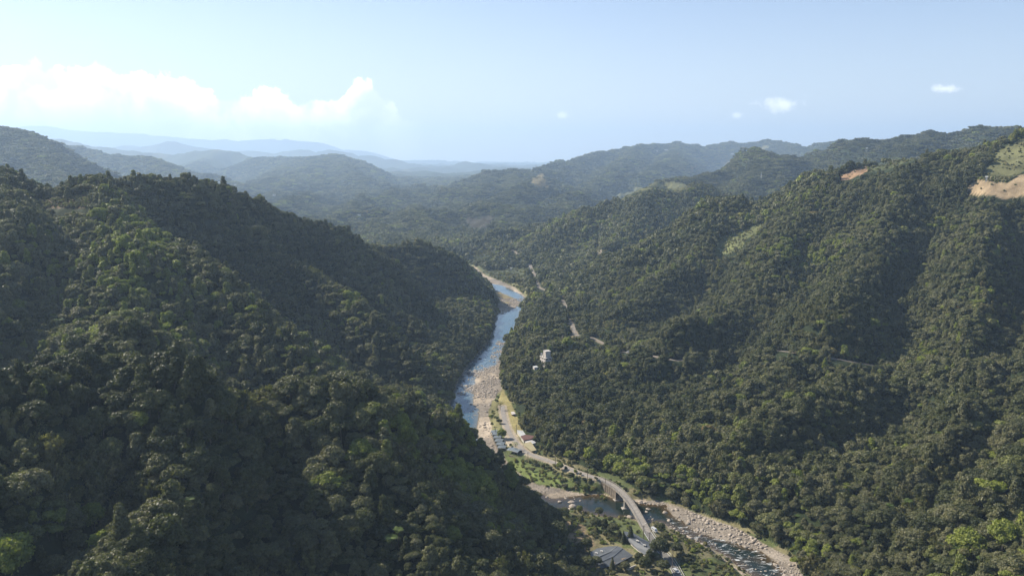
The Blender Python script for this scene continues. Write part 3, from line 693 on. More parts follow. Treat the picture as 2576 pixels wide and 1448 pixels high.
def lobes_for(style, R, Hc, z0, r):
    Lb = []
    if style == 'round':
        n = r.integers(13, 19)
        for i in range(n):
            t = 2.4 * i + r.uniform(-.3, .3); e = (i + .5) / n; q = R * (0.74 * math.cos(e * 1.35)) 
            Lb.append((q * math.cos(t), q * math.sin(t), z0 + Hc * (0.25 + 0.6 * math.sin(e * 1.5)), R * r.uniform(.24, .40)))
        Lb.append((0, 0, z0 + Hc * .45, R * .60))
    elif style == 'tall':
        n = r.integers(14, 20)
        for i in range(n):
            e = (i + .5) / n; t = i * 2.4 + r.uniform(-.5, .5); q = R * .6 * (1 - e * .75)
            Lb.append((q * math.cos(t), q * math.sin(t), z0 + Hc * (0.1 + 0.85 * e), R * r.uniform(.26, .42) * (1 - .3 * e)))
        Lb.append((0, 0, z0 + Hc * .45, R * .55))
    elif style == 'flat':
        n = r.integers(9, 14)
        for i in range(n):
            t = r.uniform(0, 6.28); q = R * math.sqrt(r.uniform(0.05, 1)) * .8
            Lb.append((q * math.cos(t), q * math.sin(t), z0 + Hc * (.75 - .3 * (q / R) ** 2 + r.uniform(-.1, .1)), R * r.uniform(.26, .38)))
    elif style == 'bush':
        n = r.integers(5, 8)
        for i in range(n):
            t = r.uniform(0, 6.28); q = R * r.uniform(.2, .65)
            Lb.append((q * math.cos(t), q * math.sin(t), z0 + Hc * r.uniform(.3, .6), R * r.uniform(.35, .5)))
    return Lb
def crown_np(style, R, Hc, z0, nleaf, leaf, seed, core=True):
    r = np.random.default_rng(seed); Lb = lobes_for(style, R, Hc, z0, r)
    w = np.array([l[3] ** 2 for l in Lb]); w = w / w.sum()
    sq = 0.55 if style == 'flat' else 0.85
    Cn, Nn, var = [], [], []
    arr = np.array(Lb)
    for li, l in enumerate(Lb):
        n = max(4, int(nleaf * w[li])); d = r.normal(size=(n, 3)); d[:, 2] = np.where(r.random(n) < .75, np.abs(d[:, 2]), d[:, 2]); d /= np.linalg.norm(d, axis=1, keepdims=True)
        # secondary lumps on every lobe
        lump = 1 + 0.16 * np.sin(d[:, 0] * 7 + li) * np.sin(d[:, 1] * 8 + 2 * li) + 0.1 * np.sin(d[:, 2] * 11 + d[:, 0] * 5)
        rad = l[3] * lump * r.uniform(.86, 1.10, n)
        c = np.array(l[:3]) + d * rad[:, None] * np.array([1, 1, sq])
        ok = np.ones(n, bool)
        for lj, l2 in enumerate(Lb):
            if lj != li: ok &= np.linalg.norm((c - np.array(l2[:3])) / np.array([1, 1, sq]), axis=1) > l2[3] * .82
        c = c[ok]; d = d[ok]; Cn.append(c); Nn.append(d + r.normal(size=d.shape) * .55 + np.array([0, 0, .25]))
        var.append(np.clip(.5 + r.normal(size=len(c)) * .16 + r.uniform(-.12, .12), 0, 1))
    ex = []
    if core:
        for l in Lb:
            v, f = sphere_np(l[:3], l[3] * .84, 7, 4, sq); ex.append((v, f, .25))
    return np.concatenate(Cn), np.concatenate(Nn), np.concatenate(var), ex
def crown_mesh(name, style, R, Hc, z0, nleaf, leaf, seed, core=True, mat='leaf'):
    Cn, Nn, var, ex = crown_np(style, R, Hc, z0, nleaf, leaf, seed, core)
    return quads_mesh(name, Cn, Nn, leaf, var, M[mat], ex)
def trunk_mesh(name, h, r, seed, limbs=4, spread=1.5):
    q = np.random.default_rng(seed); m_ = MB(); p = Vector((0, 0, -1.5)); rad = r; pts = [p]
    for i in range(3):
        nx = Vector((p.x + q.uniform(-.25, .25), p.y + q.uniform(-.25, .25), -1.5 + (h + 1.5) * (i + 1) / 3)); m_.tube(p, nx, rad, rad * .75, 6); p = nx; rad *= .75
    for i in range(limbs):
        t = 6.28 * i / limbs + q.uniform(-.4, .4); s_ = Vector((0, 0, h * q.uniform(.55, .95)))
        m_.tube(s_, s_ + Vector((math.cos(t) * spread, math.sin(t) * spread, h * .3)), r * .4, r * .14, 5)
    return mesh_from(name, m_.V, m_.F, M['bark'], True)
def frond_mesh(name, nf, Lf, droop, seed, width=.26, mat='fern', wq=.22):
    """tree-fern or palm head: arching fronds, each with two rows of leaflets"""
    q = np.random.default_rng(seed); V = []; F = []; var = []
    for i in range(nf):
        t = 6.283 * i / nf + q.uniform(-.2, .2); el = q.uniform(.15, .65); lf = Lf * q.uniform(.8, 1.1); v0 = q.uniform(.3, .8)
        ax = np.array([math.cos(t), math.sin(t)]); sx = np.array([-ax[1], ax[0]]); seg = 9; prev = None
        for s_ in range(seg + 1):
            u_ = s_ / seg; x = lf * u_ * math.cos(el * .6); z = lf * (math.sin(el) * u_ - droop * u_ ** 2.2)
            wd = lf * width * math.sin(min(1, u_ * 1.15 + .08) * math.pi) ** .6 * (1 - .25 * u_)
            cpt = (ax[0] * x, ax[1] * x, z)
            if s_ < seg:
                for sg in (-1, 1):
                    b0 = len(V); dx = lf / seg * .55
                    V += [cpt, (cpt[0] + ax[0] * dx, cpt[1] + ax[1] * dx, cpt[2] + .02), (cpt[0] + ax[0] * (dx + .15) + sx[0] * wd * sg, cpt[1] + ax[1] * (dx + .15) + sx[1] * wd * sg, cpt[2] - wd * .3), (cpt[0] + sx[0] * wd * sg * .9, cpt[1] + sx[1] * wd * sg * .9, cpt[2] - wd * .25)]
                    F.append((b0, b0 + 1, b0 + 2, b0 + 3)); var += [v0] * 4
    me = mesh_np(name, np.array(V), np.array(F), M[mat]); at = me.attributes.new('var', 'FLOAT', 'POINT'); at.data.foreach_set('value', np.array(var, np.float32)); return me
def bamboo_mesh(name, R, Hh_, n, seed):
    q = np.random.default_rng(seed); Cn, Nn, var = [], [], []
    for i in range(n):
        t = q.uniform(0, 6.28); rr = R * math.sqrt(q.random()); lean = rr / R; hh = Hh_ * q.uniform(.7, 1.05); v0 = q.uniform(.2, .9)
        for s_ in np.linspace(.25, 1, 22):
            x = rr * (.35 + .9 * s_ ** 2); z = hh * (s_ - .22 * lean * s_ ** 3)
            for k_ in range(3):
                Cn.append((math.cos(t) * x + q.normal() * .3, math.sin(t) * x + q.normal() * .3, z + q.normal() * .2)); Nn.append((math.cos(t) + q.normal() * .5, math.sin(t) + q.normal() * .5, .5 + q.normal() * .4)); var.append(v0 + q.normal() * .1)
    return quads_mesh(name, np.array(Cn), np.array(Nn), .34, np.clip(var, 0, 1), M['bamboo'])
def conifer_np(R, Hc, z0, nleaf, seed):
    q = np.random.default_rng(seed); e = 1 - np.sqrt(q.random(nleaf)); t = q.uniform(0, 6.28, nleaf); tier = .75 + .25 * ((e * 9) % 1 < .5)
    rr = R * (1 - e) ** .8 * tier * q.uniform(.7, 1.05, nleaf)
    c = np.stack([rr * np.cos(t), rr * np.sin(t), z0 + Hc * e - rr * .25], 1); n = np.stack([np.cos(t), np.sin(t), np.full(nleaf, .7)], 1) + q.normal(size=(nleaf, 3)) * .45
    return c, n, np.clip(.4 + q.normal(size=nleaf) * .15, 0, 1)

# instance sources (kept out of the scene, used by the forest and shared with single trees)
SRC = bpy.data.collections.new('forest_sources')
src_names = []
def src(name, me):
    o = bpy.data.objects.new(name, me); SRC.objects.link(o); return o
NEAR = []      # (crown mesh, trunk mesh, R, height, style)
for i, (st, R, Hc, z0) in enumerate([('round', 4.2, 5.5, 3.0), ('round', 4.6, 5.0, 3.2), ('tall', 3.4, 8.0, 3.0), ('flat', 4.6, 4.2, 3.6), ('round', 3.8, 5.2, 2.6), ('tall', 3.8, 7.0, 2.8), ('flat', 4.0, 3.6, 3.2), ('bush', 3.6, 4.5, 0.6)]):
    cm = crown_mesh('crown', st, R, Hc, z0, 3600, .27, 100 + i); tm = trunk_mesh('trunk', z0 + Hc * .5, .26, 200 + i)
    NEAR.append((cm, tm, R, z0 + Hc, st))
def joined(name, crown, trunk=None):
    return src(name, crown)
LODN = {}
def add_lod(key, meshes):
    LODN[key] = []
    for i, me_ in enumerate(meshes):
        nm = '%s_%02d' % (key, i); src(nm, me_); LODN[key].append(nm)
add_lod('a_near', [n[0] for n in NEAR])
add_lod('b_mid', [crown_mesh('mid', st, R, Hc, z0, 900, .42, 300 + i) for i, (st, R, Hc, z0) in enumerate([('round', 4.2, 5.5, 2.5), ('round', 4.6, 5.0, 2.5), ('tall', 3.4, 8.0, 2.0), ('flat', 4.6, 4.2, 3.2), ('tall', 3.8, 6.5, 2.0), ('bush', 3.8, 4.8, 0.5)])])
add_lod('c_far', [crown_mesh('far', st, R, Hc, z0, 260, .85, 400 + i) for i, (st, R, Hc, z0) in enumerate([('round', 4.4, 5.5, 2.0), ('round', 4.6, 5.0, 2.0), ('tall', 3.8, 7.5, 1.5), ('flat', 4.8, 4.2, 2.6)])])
def canopy_patch(name, R, n, nleaf, leaf, seed):
    r = np.random.default_rng(seed); Cs, Ns, vs, ex = [], [], [], []
    for i in range(n):
        t = i * 2.399; q = R * math.sqrt((i + .5) / n); c, nn_, v_, e_ = crown_np('bush', R * .42, R * .5, 0, nleaf // n, leaf, seed * 50 + i, True)
        off = np.array([q * math.cos(t), q * math.sin(t), r.uniform(-.12, .2) * R]); Cs.append(c + off); Ns.append(nn_); vs.append(np.clip(v_ + r.uniform(-.2, .2), 0, 1)); ex += [(a_ + off, b_, c_) for a_, b_, c_ in e_[:3]]
    return quads_mesh(name, np.concatenate(Cs), np.concatenate(Ns), leaf, np.concatenate(vs), M['leaf'], ex)
add_lod('d_patch', [canopy_patch('patch', 14, 9, 700, 1.5, 500 + i) for i in range(4)])
add_lod('e_bamboo', [bamboo_mesh('bamboo', 3.4, 9, 34, 600 + i) for i in range(2)])
def lifted(me_, dz):
    me_.transform(__import__('mathutils').Matrix.Translation((0, 0, dz))); return me_
add_lod('f_fern', [lifted(frond_mesh('fern_head', 13, 3.0, .55, 640 + i), 6.0) for i in range(2)])
add_lod('g_dead', [crown_mesh('dead', 'tall', 3.0, 7, 2.5, 420, .16, 650 + i, False) for i in range(2)])
ORDER = sorted(o.name for o in SRC.objects)
IDX = {n: i for i, n in enumerate(ORDER)}

# ------------------------------------------------------------------ where trees stand
def scatter(y0, y1, g, smax=0.78, smin=-0.95):
    ly = []; xmin, xmax = smin * y1 - 30, smax * y1 + 30
    nx = int((xmax - xmin) / g) + 1; ny = int((y1 - y0) / (g * .87)) + 1
    xx, yy = np.meshgrid(np.arange(nx) * g + xmin, np.arange(ny) * g * .87 + y0)
    xx = xx + (np.arange(ny)[:, None] % 2) * g * .5
    xx = xx + rng.uniform(-.36, .36, xx.shape) * g; yy = yy + rng.uniform(-.36, .36, yy.shape) * g
    x, y = xx.ravel(), yy.ravel(); s_ = x / y
    ok = (y > y0) & (y < y1) & (s_ < smax) & (s_ > (smin if y0 < 500 else -0.82))
    return x[ok], y[ok]
TX, TY, TI, TS, TT = [], [], [], [], []
bands = [(95, 470, 4.8, 'a_near', .95), (470, 1150, 4.8, 'b_mid', .9), (1150, 2300, 6.6, 'c_far', 1.15), (2300, 4200, 14, 'd_patch', 0.66), (4200, 8200, 25, 'd_patch', 1.1)]
for (y0, y1, g, key, sc) in bands:
    x, y = scatter(y0, y1, g)
    z = H(x, y)
    ok = ~cleared(x, y)
    e = 3.0
    ok &= visible(x, y, z + 12 * sc, 0.01 if y0 < 2000 else 0.004) | ((y < 900) & (x < 0))
    x, y, z = x[ok], y[ok], z[ok]; n = len(x)
    big = fbm(x, y, 55, 3, seed=41)
    s_ = np.clip(np.exp(rng.normal(0, .29, n)) * (1 + .34 * big), .42, 1.7 if y0 < 400 else 1.45) * sc
    names = LODN[key]; pick = rng.integers(0, len(names), n); ids = np.array([IDX[q] for q in names])[pick]
    base = fbm(x, y, 70, 3, seed=43); hue = .36 + .40 * base + .22 * fbm(x, y, 260, 2, seed=44) + rng.normal(0, .17, n)
    uu_, vv_ = proj(x, y, z)
    warm = np.exp(-(((uu_ - 1050) / 260) ** 2 + ((vv_ - 1150) / 160) ** 2)) * .36 + np.clip((vv_ - 950) / 500, 0, 1) * (uu_ > 1500) * .34
    warm += np.exp(-(((uu_ - 300) / 230) ** 2 + ((vv_ - 640) / 110) ** 2)) * .15
    hue = np.clip(hue + warm * (rng.random(n) < .8), 0, .88); rare = rng.random(n) < .004; hue[rare] = rng.uniform(.93, 1, rare.sum())
    if key == 'a_near': hue = np.minimum(hue, .84)
    if key in ('a_near', 'b_mid'):
        bam = (fbm(x, y, 45, 2, seed=47) > .46) & (rng.random(n) < .8) & (z < 120)
        fe = (fbm(x, y, 60, 2, seed=48) > .25) & (rng.random(n) < .07); ids[fe] = IDX[LODN['f_fern'][0]] + rng.integers(0, 2, fe.sum()); s_[fe] = np.clip(s_[fe], .8, 1.1)
        de = rng.random(n) < .018; ids[de] = IDX[LODN['g_dead'][0]] + rng.integers(0, 2, de.sum()); hue[de] = .5
        ids[bam] = IDX[LODN['e_bamboo'][0]] + rng.integers(0, 2, bam.sum()); s_[bam] *= .85
    TX.append(x); TY.append(y); TI.append(ids); TS.append(s_); TT.append(hue)
TX, TY, TI, TS, TT = map(np.concatenate, (TX, TY, TI, TS, TT)); TZ = H(TX, TY)
# sight windows that stay open: roads, buildings, the near end of the bridge (image point, radius in px, reference distance)
WINDOWS = []
def keep_open(u, v, ru, rv, D): WINDOWS.append((u, v, ru, rv, D))
VISR = [(1437,815,5),(1443,830,6),(1447,842,5),(1419,757,4),(1428,760,4),(1353,718,4),(1362,724,3),(1338,668,4),(1343,682,4),(1294,632,3),(1237,611,4),(1495,851,5),(1510,852,5),(1574,889,5),(1650,895,4),(1690,904,4),(1702,906,4),(1962,882,5),(1974,884,5),(2105,903,7),(2125,906,7),(2145,910,7),(2165,913,7),(2188,917,6)]
for pts_ in (HILLROAD2, HILLROAD):
    for a_, c_ in zip(pts_[:-1], pts_[1:]):
        for t in np.linspace(0, 1, 40):
            q = [a_[i] + (c_[i] - a_[i]) * t for i in range(3)]; u, v = proj(*q)
            if any((u - r_[0]) ** 2 + (v - r_[1]) ** 2 < (r_[2] + 3) ** 2 for r_ in VISR): keep_open(u, v, 2.5, 2.5, q[1])
for q in TRACK + BRIDGE + ROAD:
    u, v = proj(*q); keep_open(u, v, 12, 8, q[1])
keep_open(1371, 896, 17, 10, 765); keep_open(1345, 915, 9, 16, 765)
keep_open(1318, 1096, 24, 18, 640); keep_open(1341, 1125, 17, 14, 600); keep_open(1262, 1105, 24, 28, 600); keep_open(1297, 1140, 22, 10, 600)
keep_open(1305, 1033, 8, 16, 700); keep_open(1525, 1398, 42, 24, 395); keep_open(1610, 1368, 42, 32, 425); keep_open(1455, 1345, 30, 28, 450)
def in_windows(x, y, z, R, Ht):
    bad = np.zeros(len(x), bool); u0, v0 = proj(x, y, z); u1, v1 = proj(x, y, z + Ht); rp = R / y * FPX
    for (u, v, ru, rv, D) in WINDOWS:
        bad |= (np.abs(u0 - u) < ru + rp * .8) & (v1 < v + rv) & (v0 + rp * .3 > v - rv * .5) & (y < D + 4) & (y > D - 140)
    return bad
m = (TY < 2000)
infield = np.zeros(len(TX), bool)
for poly, c_, cl_ in FIELDS:
    cu = sum(p[0] for p in poly) / len(poly); cv_ = sum(p[1] for p in poly) / len(poly)
    Df = hit(cu, cv_, 400)[1]
    for hh_ in (4.5, 9.0):
        ut, vt = proj(TX, TY, TZ + hh_ * TS); infield |= in_poly(ut, vt, poly) & (TY > Df * .72) & (TY < Df * 1.35)
bad = np.zeros(len(TX), bool); bad[m] = in_windows(TX[m], TY[m], TZ[m], 4.0 * TS[m], 8.0 * TS[m])
keepm = ~(bad | infield)
TX, TY, TI, TS, TT, TZ = (a[keepm] for a in (TX, TY, TI, TS, TT, TZ))
TROT = rng.uniform(0, 6.283, len(TX))
TSV = np.stack([TS * rng.uniform(.88, 1.12, len(TX)), TS * rng.uniform(.88, 1.12, len(TX)), TS * rng.uniform(.8, 1.3, len(TX))], 1)
# sink a little so that crowns meet the slope
sink = np.where(TY < 1150, 1.2, 1.5) * TS

def gn_scatter(name, x, y, z, rot, scl, ids, tint, coll, kind='stuff', label=None):
    me_ = mesh_np(name, np.stack([x, y, z], 1), np.zeros((0, 4), int))
    for nm, typ, dat in (('rot', 'FLOAT', rot), ('tint', 'FLOAT', tint)):
        a_ = me_.attributes.new(nm, typ, 'POINT'); a_.data.foreach_set('value', np.asarray(dat, np.float32))
    a_ = me_.attributes.new('scl', 'FLOAT_VECTOR', 'POINT'); a_.data.foreach_set('vector', np.asarray(scl, np.float32).ravel())
    a_ = me_.attributes.new('pick', 'INT', 'POINT'); a_.data.foreach_set('value', np.asarray(ids, np.int32))
    o_ = link(bpy.data.objects.new(name, me_)); tag(o_, kind=kind, label=label)
    t = bpy.data.node_groups.new(name, 'GeometryNodeTree'); t.interface.new_socket('Geometry', in_out='INPUT', socket_type='NodeSocketGeometry'); t.interface.new_socket('Geometry', in_out='OUTPUT', socket_type='NodeSocketGeometry')
    gi = t.nodes.new('NodeGroupInput'); go = t.nodes.new('NodeGroupOutput'); inst = t.nodes.new('GeometryNodeInstanceOnPoints')
    ci = t.nodes.new('GeometryNodeCollectionInfo'); ci.inputs['Collection'].default_value = coll; ci.inputs['Separate Children'].default_value = True; ci.inputs['Reset Children'].default_value = True
    def na(nm, typ):
        q = t.nodes.new('GeometryNodeInputNamedAttribute'); q.data_type = typ; q.inputs['Name'].default_value = nm; return [s__ for s__ in q.outputs if s__.name == 'Attribute' and s__.enabled][0]
    cx_ = t.nodes.new('ShaderNodeCombineXYZ'); t.links.new(na('rot', 'FLOAT'), cx_.inputs[2])
    e2r = t.nodes.new('FunctionNodeEulerToRotation'); t.links.new(cx_.outputs[0], e2r.inputs[0])
    t.links.new(gi.outputs[0], inst.inputs['Points']); t.links.new(ci.outputs[0], inst.inputs['Instance']); inst.inputs['Pick Instance'].default_value = True
    t.links.new(na('pick', 'INT'), inst.inputs['Instance Index']); t.links.new(e2r.outputs[0], inst.inputs['Rotation']); t.links.new(na('scl', 'FLOAT_VECTOR'), inst.inputs['Scale'])
    t.links.new(inst.outputs[0], go.inputs[0])
    md = o_.modifiers.new('scatter', 'NODES'); md.node_group = t; return o_

# the 300 trees that show largest: single objects; everything else is the forest
is_near = np.isin(TI, [IDX[n] for n in LODN['a_near']])
u_, v_ = proj(TX, TY, TZ + 6)
on = is_near & (u_ > 5) & (u_ < 2571) & (v_ > 0) & (v_ < 1460) & visible(TX, TY, TZ + 6 * TS)
size = np.where(on, TS * 4.2 / TY, 0); order = np.argsort(-size)[:300]
solo = np.zeros(len(TX), bool); solo[order] = True
TZs = TZ - sink
def tone(t): return 'dark green' if t < .28 else 'mid green' if t < .48 else 'grey olive' if t < .66 else 'fresh green' if t < .8 else 'yellow green' if t < .92 else 'reddish brown'
SH = {'round': 'rounded', 'tall': 'narrow', 'flat': 'flat-topped', 'bush': 'bushy'}
def place_phrase(u, v):
    if u > 1500: return 'by the rocky river, %s' % ('nearest row' if v > 1400 else 'lower row' if v > 1340 else 'upper row')
    col_ = 'far left' if u < 260 else 'left part' if u < 560 else 'middle' if u < 860 else 'right part' if u < 1140 else 'outer flank'
    row_ = 'on the crest of' if v < 1010 else 'high on' if v < 1120 else 'halfway down' if v < 1260 else 'low on' if v < 1370 else 'lowest on'
    return '%s the near slope, %s' % (row_, col_)
def add_tree(name, cm, tm, x, y, z, rz, scl, tint, label, cat, group):
    t_ = empty(name, (x, y, z), rz, label=label, cat=cat, group=group); t_.scale = scl
    c_ = bpy.data.objects.new('crown', cm); link(c_, t_); c_['tint'] = float(tint)
    if tm is not None: link(bpy.data.objects.new('trunk', tm), t_)
    return t_
single = {}
for i in np.nonzero(solo)[0]:
    st = NEAR[LODN['a_near'].index(ORDER[TI[i]])][4]; uu1, vv1 = proj(TX[i], TY[i], TZ[i] + 5)
    sz_ = 'large ' if TS[i] > 1.25 else 'small ' if TS[i] < .8 else ''
    single.setdefault((sz_ + tone(TT[i]) + ' ' + SH[st], place_phrase(uu1, vv1)), []).append((float(uu1), i))
NTH = ['leftmost', 'second from left', 'third from left', 'fourth from left', 'fifth from left', 'sixth from left', 'seventh from left', 'eighth from left', 'ninth from left', 'tenth from left', 'eleventh from left', 'twelfth from left', 'thirteenth from left', 'fourteenth from left', 'fifteenth from left']
for (look, where), mem in single.items():
    mem.sort()
    for k_, (uq, i) in enumerate(mem):
        cm, tm, R_, H_, st = NEAR[LODN['a_near'].index(ORDER[TI[i]])]
        if len(mem) == 1: lab = '%s tree %s' % (look, where)
        else: lab = '%s of the %s trees %s' % ('rightmost' if k_ == len(mem) - 1 else NTH[min(k_, 14)], look, where)
        lab = lab.replace('of the near slope', 'of the near slope')
        w_ = lab.split()
        if len(w_) > 16: lab = lab.replace(' from left', '').replace('the near slope', 'near slope'); w_ = lab.split()
        if len(w_) > 16: lab = lab.replace(' of the ', ' of ', 1)
        add_tree('broadleaf_tree', cm, tm, TX[i], TY[i], TZs[i], TROT[i], TSV[i], TT[i], lab, 'tree', 'broadleaf trees of the nearest slopes')
rest = ~solo
forest = gn_scatter('forest', TX[rest], TY[rest], TZs[rest], TROT[rest], TSV[rest], TI[rest], TT[rest], SRC, label='dense evergreen forest covering both valley sides and the hills beyond')
print('TREES', len(TX), solo.sum())
#OBJECTS
# ------------------------------------------------------------------ roads and bridge
def smooth_line(pts, step=3.0):
    pts = [Vector(p) for p in pts]; out = []
    for i in range(len(pts) - 1):
        p0 = pts[max(i - 1, 0)]; p1 = pts[i]; p2 = pts[i + 1]; p3 = pts[min(i + 2, len(pts) - 1)]
        n = max(2, int((p2 - p1).length / step))
        for k_ in range(n):
            t = k_ / n; out.append(0.5 * ((2 * p1) + (p2 - p0) * t + (2 * p0 - 5 * p1 + 4 * p2 - p3) * t * t + (3 * p1 - p0 - 3 * p2 + p3) * t ** 3))
    out.append(pts[-1]); return out
def side_vecs(pl):
    r = []
    for i in range(len(pl)):
        d = (pl[min(i + 1, len(pl) - 1)] - pl[max(i - 1, 0)]); d.z = 0; d.normalize(); r.append(Vector((d.y, -d.x, 0)))
    return r
def ribbon(name, pl, w0, w1, dz, mat, thick=0.0, parent=None):
    """strip between lateral offsets w0..w1 (m, + is right of travel)"""
    sv = side_vecs(pl); V = []; F = []
    for p, s_ in zip(pl, sv): V += [tuple(p + s_ * w0 + Vector((0, 0, dz))), tuple(p + s_ * w1 + Vector((0, 0, dz)))]
    n = len(pl); F = [(2 * i, 2 * i + 1, 2 * i + 3, 2 * i + 2) for i in range(n - 1)]
    if thick:
        m0 = len(V); V += [(a, b_, c - thick) for a, b_, c in V]
        F += [(2 * i + m0, 2 * i + 2 + m0, 2 * i + 3 + m0, 2 * i + 1 + m0) for i in range(n - 1)]
        F += [(2 * i, 2 * i + 2, 2 * i + 2 + m0, 2 * i + m0) for i in range(n - 1)] + [(2 * i + 1, 2 * i + 1 + m0, 2 * i + 3 + m0, 2 * i + 3) for i in range(n - 1)]
        F += [(0, m0, m0 + 1, 1), (2 * n - 2, 2 * n - 1, m0 + 2 * n - 1, m0 + 2 * n - 2)]
    o_ = bpy.data.objects.new(name, mesh_from(name, V, F, mat)); link(o_, parent); return o_
BL = smooth_line(BRIDGE, 2.5); RL = smooth_line(ROAD, 3.0)
M['hillroad'] = flat('worn_road', (0.20, 0.17, 0.135), 0.9, 0.3, 0.4)
br = empty('bridge', tuple(BL[0]), label='narrow curved concrete road bridge over the dark green pool', cat='bridge')
def rel(pl, o): return [p - Vector(o.location) for p in pl]
BR = rel(BL, br)
ribbon('deck', BR, -2.15, 2.15, 0.0, M['deck'], 0.9, br)
for sgn in (-1, 1):
    mb = MB(); sv = side_vecs(BR)
    q = [p + s_ * (2.0 * sgn) for p, s_ in zip(BR, sv)]
    for a_, c_ in zip(q[:-1], q[1:]):
        mb.tube(a_ + Vector((0, 0, .95)), c_ + Vector((0, 0, .95)), .09, n=4); mb.tube(a_ + Vector((0, 0, .5)), c_ + Vector((0, 0, .5)), .06, n=4)
        mb.box(tuple(a_ + Vector((0, 0, .55))), (.26, .26, 1.1))
    mb.build('railing', M['concrete'], br)
def at_line(pl, u):   # point of a polyline nearest an image column
    best = min(range(len(pl)), key=lambda i: abs(proj(*pl[i])[0] - u)); return best
for u in (1556, 1576):
    i = at_line(BL, u); p = BR[i]; d = BR[min(i + 1, len(BR) - 1)] - BR[i - 1]; a_ = math.atan2(d.y, d.x); zb = -BL[i].z - 1.5
    pm = MB().box((p.x, p.y, (zb - .9) / 2), (1.4, 3.8, -.9 - zb - .004), a_).box((p.x, p.y, -1.25), (2.4, 4.4, .7), a_).build('pier', M['concrete'], br)
    MB().box((p.x, p.y, zb + .95), (4.0, 7.5, 1.7), a_, .86).build('footing', M['concrete'], pm)
i1 = at_line(BL, 1557)
wl = [p + s_ * 2.1 for p, s_ in zip(BR[:i1 + 1], side_vecs(BR)[:i1 + 1])]; mb = MB()
for side_ in (-2.1, 2.1):
    wl = [p + s_ * side_ for p, s_ in zip(BR[:i1 + 1], side_vecs(BR)[:i1 + 1])]
    for k_, (a_, c_) in enumerate(zip(wl[:-1], wl[1:])):
        d = (c_ - a_); L_ = d.length; m_ = (a_ + c_) / 2; mb.box((m_.x, m_.y, -4.6), (L_ + .02, .5, 7.4), math.atan2(d.y, d.x))
        mb.box((a_.x, a_.y, -4.6), (.5, .9, 7.4), math.atan2(d.y, d.x))
e_ = BR[i1]; dd = BR[i1] - BR[i1 - 1]; mb.box((e_.x, e_.y, -4.6), (1.4, 4.9, 7.42), math.atan2(dd.y, dd.x))
mb.build('retaining_wall', M['wall_stone'], br)
tag(ribbon('road', RL, -2.4, 2.4, 0.06, M['asphalt']), kind='structure', label='grey asphalt road leaving the bridge towards the village')
for nm, w in (('road_edge_line', 2.05), ('road_edge_line', -2.2)):
    tag(ribbon(nm, RL, w, w + .16, 0.068, M['line']), kind='structure')
TL = smooth_line([(x, y, H(x, y)) for x, y, z in TRACK], 3.0)
tag(ribbon('track', TL, -2.0, 2.0, 0.12, M['deck']), kind='structure', label='pale track past the camp to the bridge')
for nm, ln in (('mountain_road', HILLROAD), ('mountain_road', HILLROAD2)):
    pl = smooth_line(ln, 6.0); tag(ribbon(nm, pl, -2.5, 2.5, 0.10, M['hillroad']), kind='structure', label='grey road winding through the trees on the right slope')
# kerb rail along the river side of the village road
mb = MB(); q = [p + s_ * -2.9 for p, s_ in zip(RL, side_vecs(RL))]
q2 = [p + s_ * 2.9 for p, s_ in zip(RL, side_vecs(RL))]
qq = q if q[3].x > q2[3].x else q2
o0 = Vector(qq[0]); gr = empty('guardrail', tuple(o0), label='pale low guardrail along the river side of the village road', cat='guardrail')
rail = MB(); post = MB()
for a_, c_ in zip(qq[:-1], qq[1:]):
    a_ = a_ - o0; c_ = c_ - o0; rail.tube(a_ + Vector((0, 0, .7)), c_ + Vector((0, 0, .7)), .14, n=4)
rail.build('rail', M['white'], gr)
for p in qq: post.box((p.x - o0.x, p.y - o0.y, .35), (.2, .2, .7))
pp = post.build('post', M['concrete'], gr); pp['kind'] = 'stuff'
def rail_thing(pts, lab, off=3.2):
    pl = smooth_line(pts, 5); sv = side_vecs(pl); cand = [[p + s_ * w for p, s_ in zip(pl, sv)] for w in (off, -off)]
    q = min(cand, key=lambda c: sum(p.y for p in c)); o0 = Vector(q[0]); g_ = empty('guardrail', tuple(o0), label=lab, cat='guardrail'); r_ = MB(); ps = MB()
    for a_, c_ in zip(q[:-1], q[1:]):
        a_ = a_ - o0; c_ = c_ - o0; r_.box(tuple((a_ + c_) / 2 + Vector((0, 0, .75))), ((c_ - a_).length, .12, .45), math.atan2((c_ - a_).y, (c_ - a_).x)); ps.box(tuple(a_ + Vector((0, 0, .4))), (.18, .18, .9))
    r_.build('rail', M['white'], g_); x_ = ps.build('post', M['metal'], g_); return g_
rail_thing(HILLROAD2[0:2] + HILLROAD2[1:2], 'white guardrail at the bend of the hill road right of the white tower house') if False else None
rail_thing([HILLROAD2[0], HILLROAD2[1], tuple(np.array(HILLROAD2[1]) * .75 + np.array(HILLROAD2[2]) * .25)], 'white guardrail at the hairpin of the hill road')
rail_thing([HILLROAD2[9], HILLROAD2[10]], 'white guardrail by the open stretch of hill road on the far right')
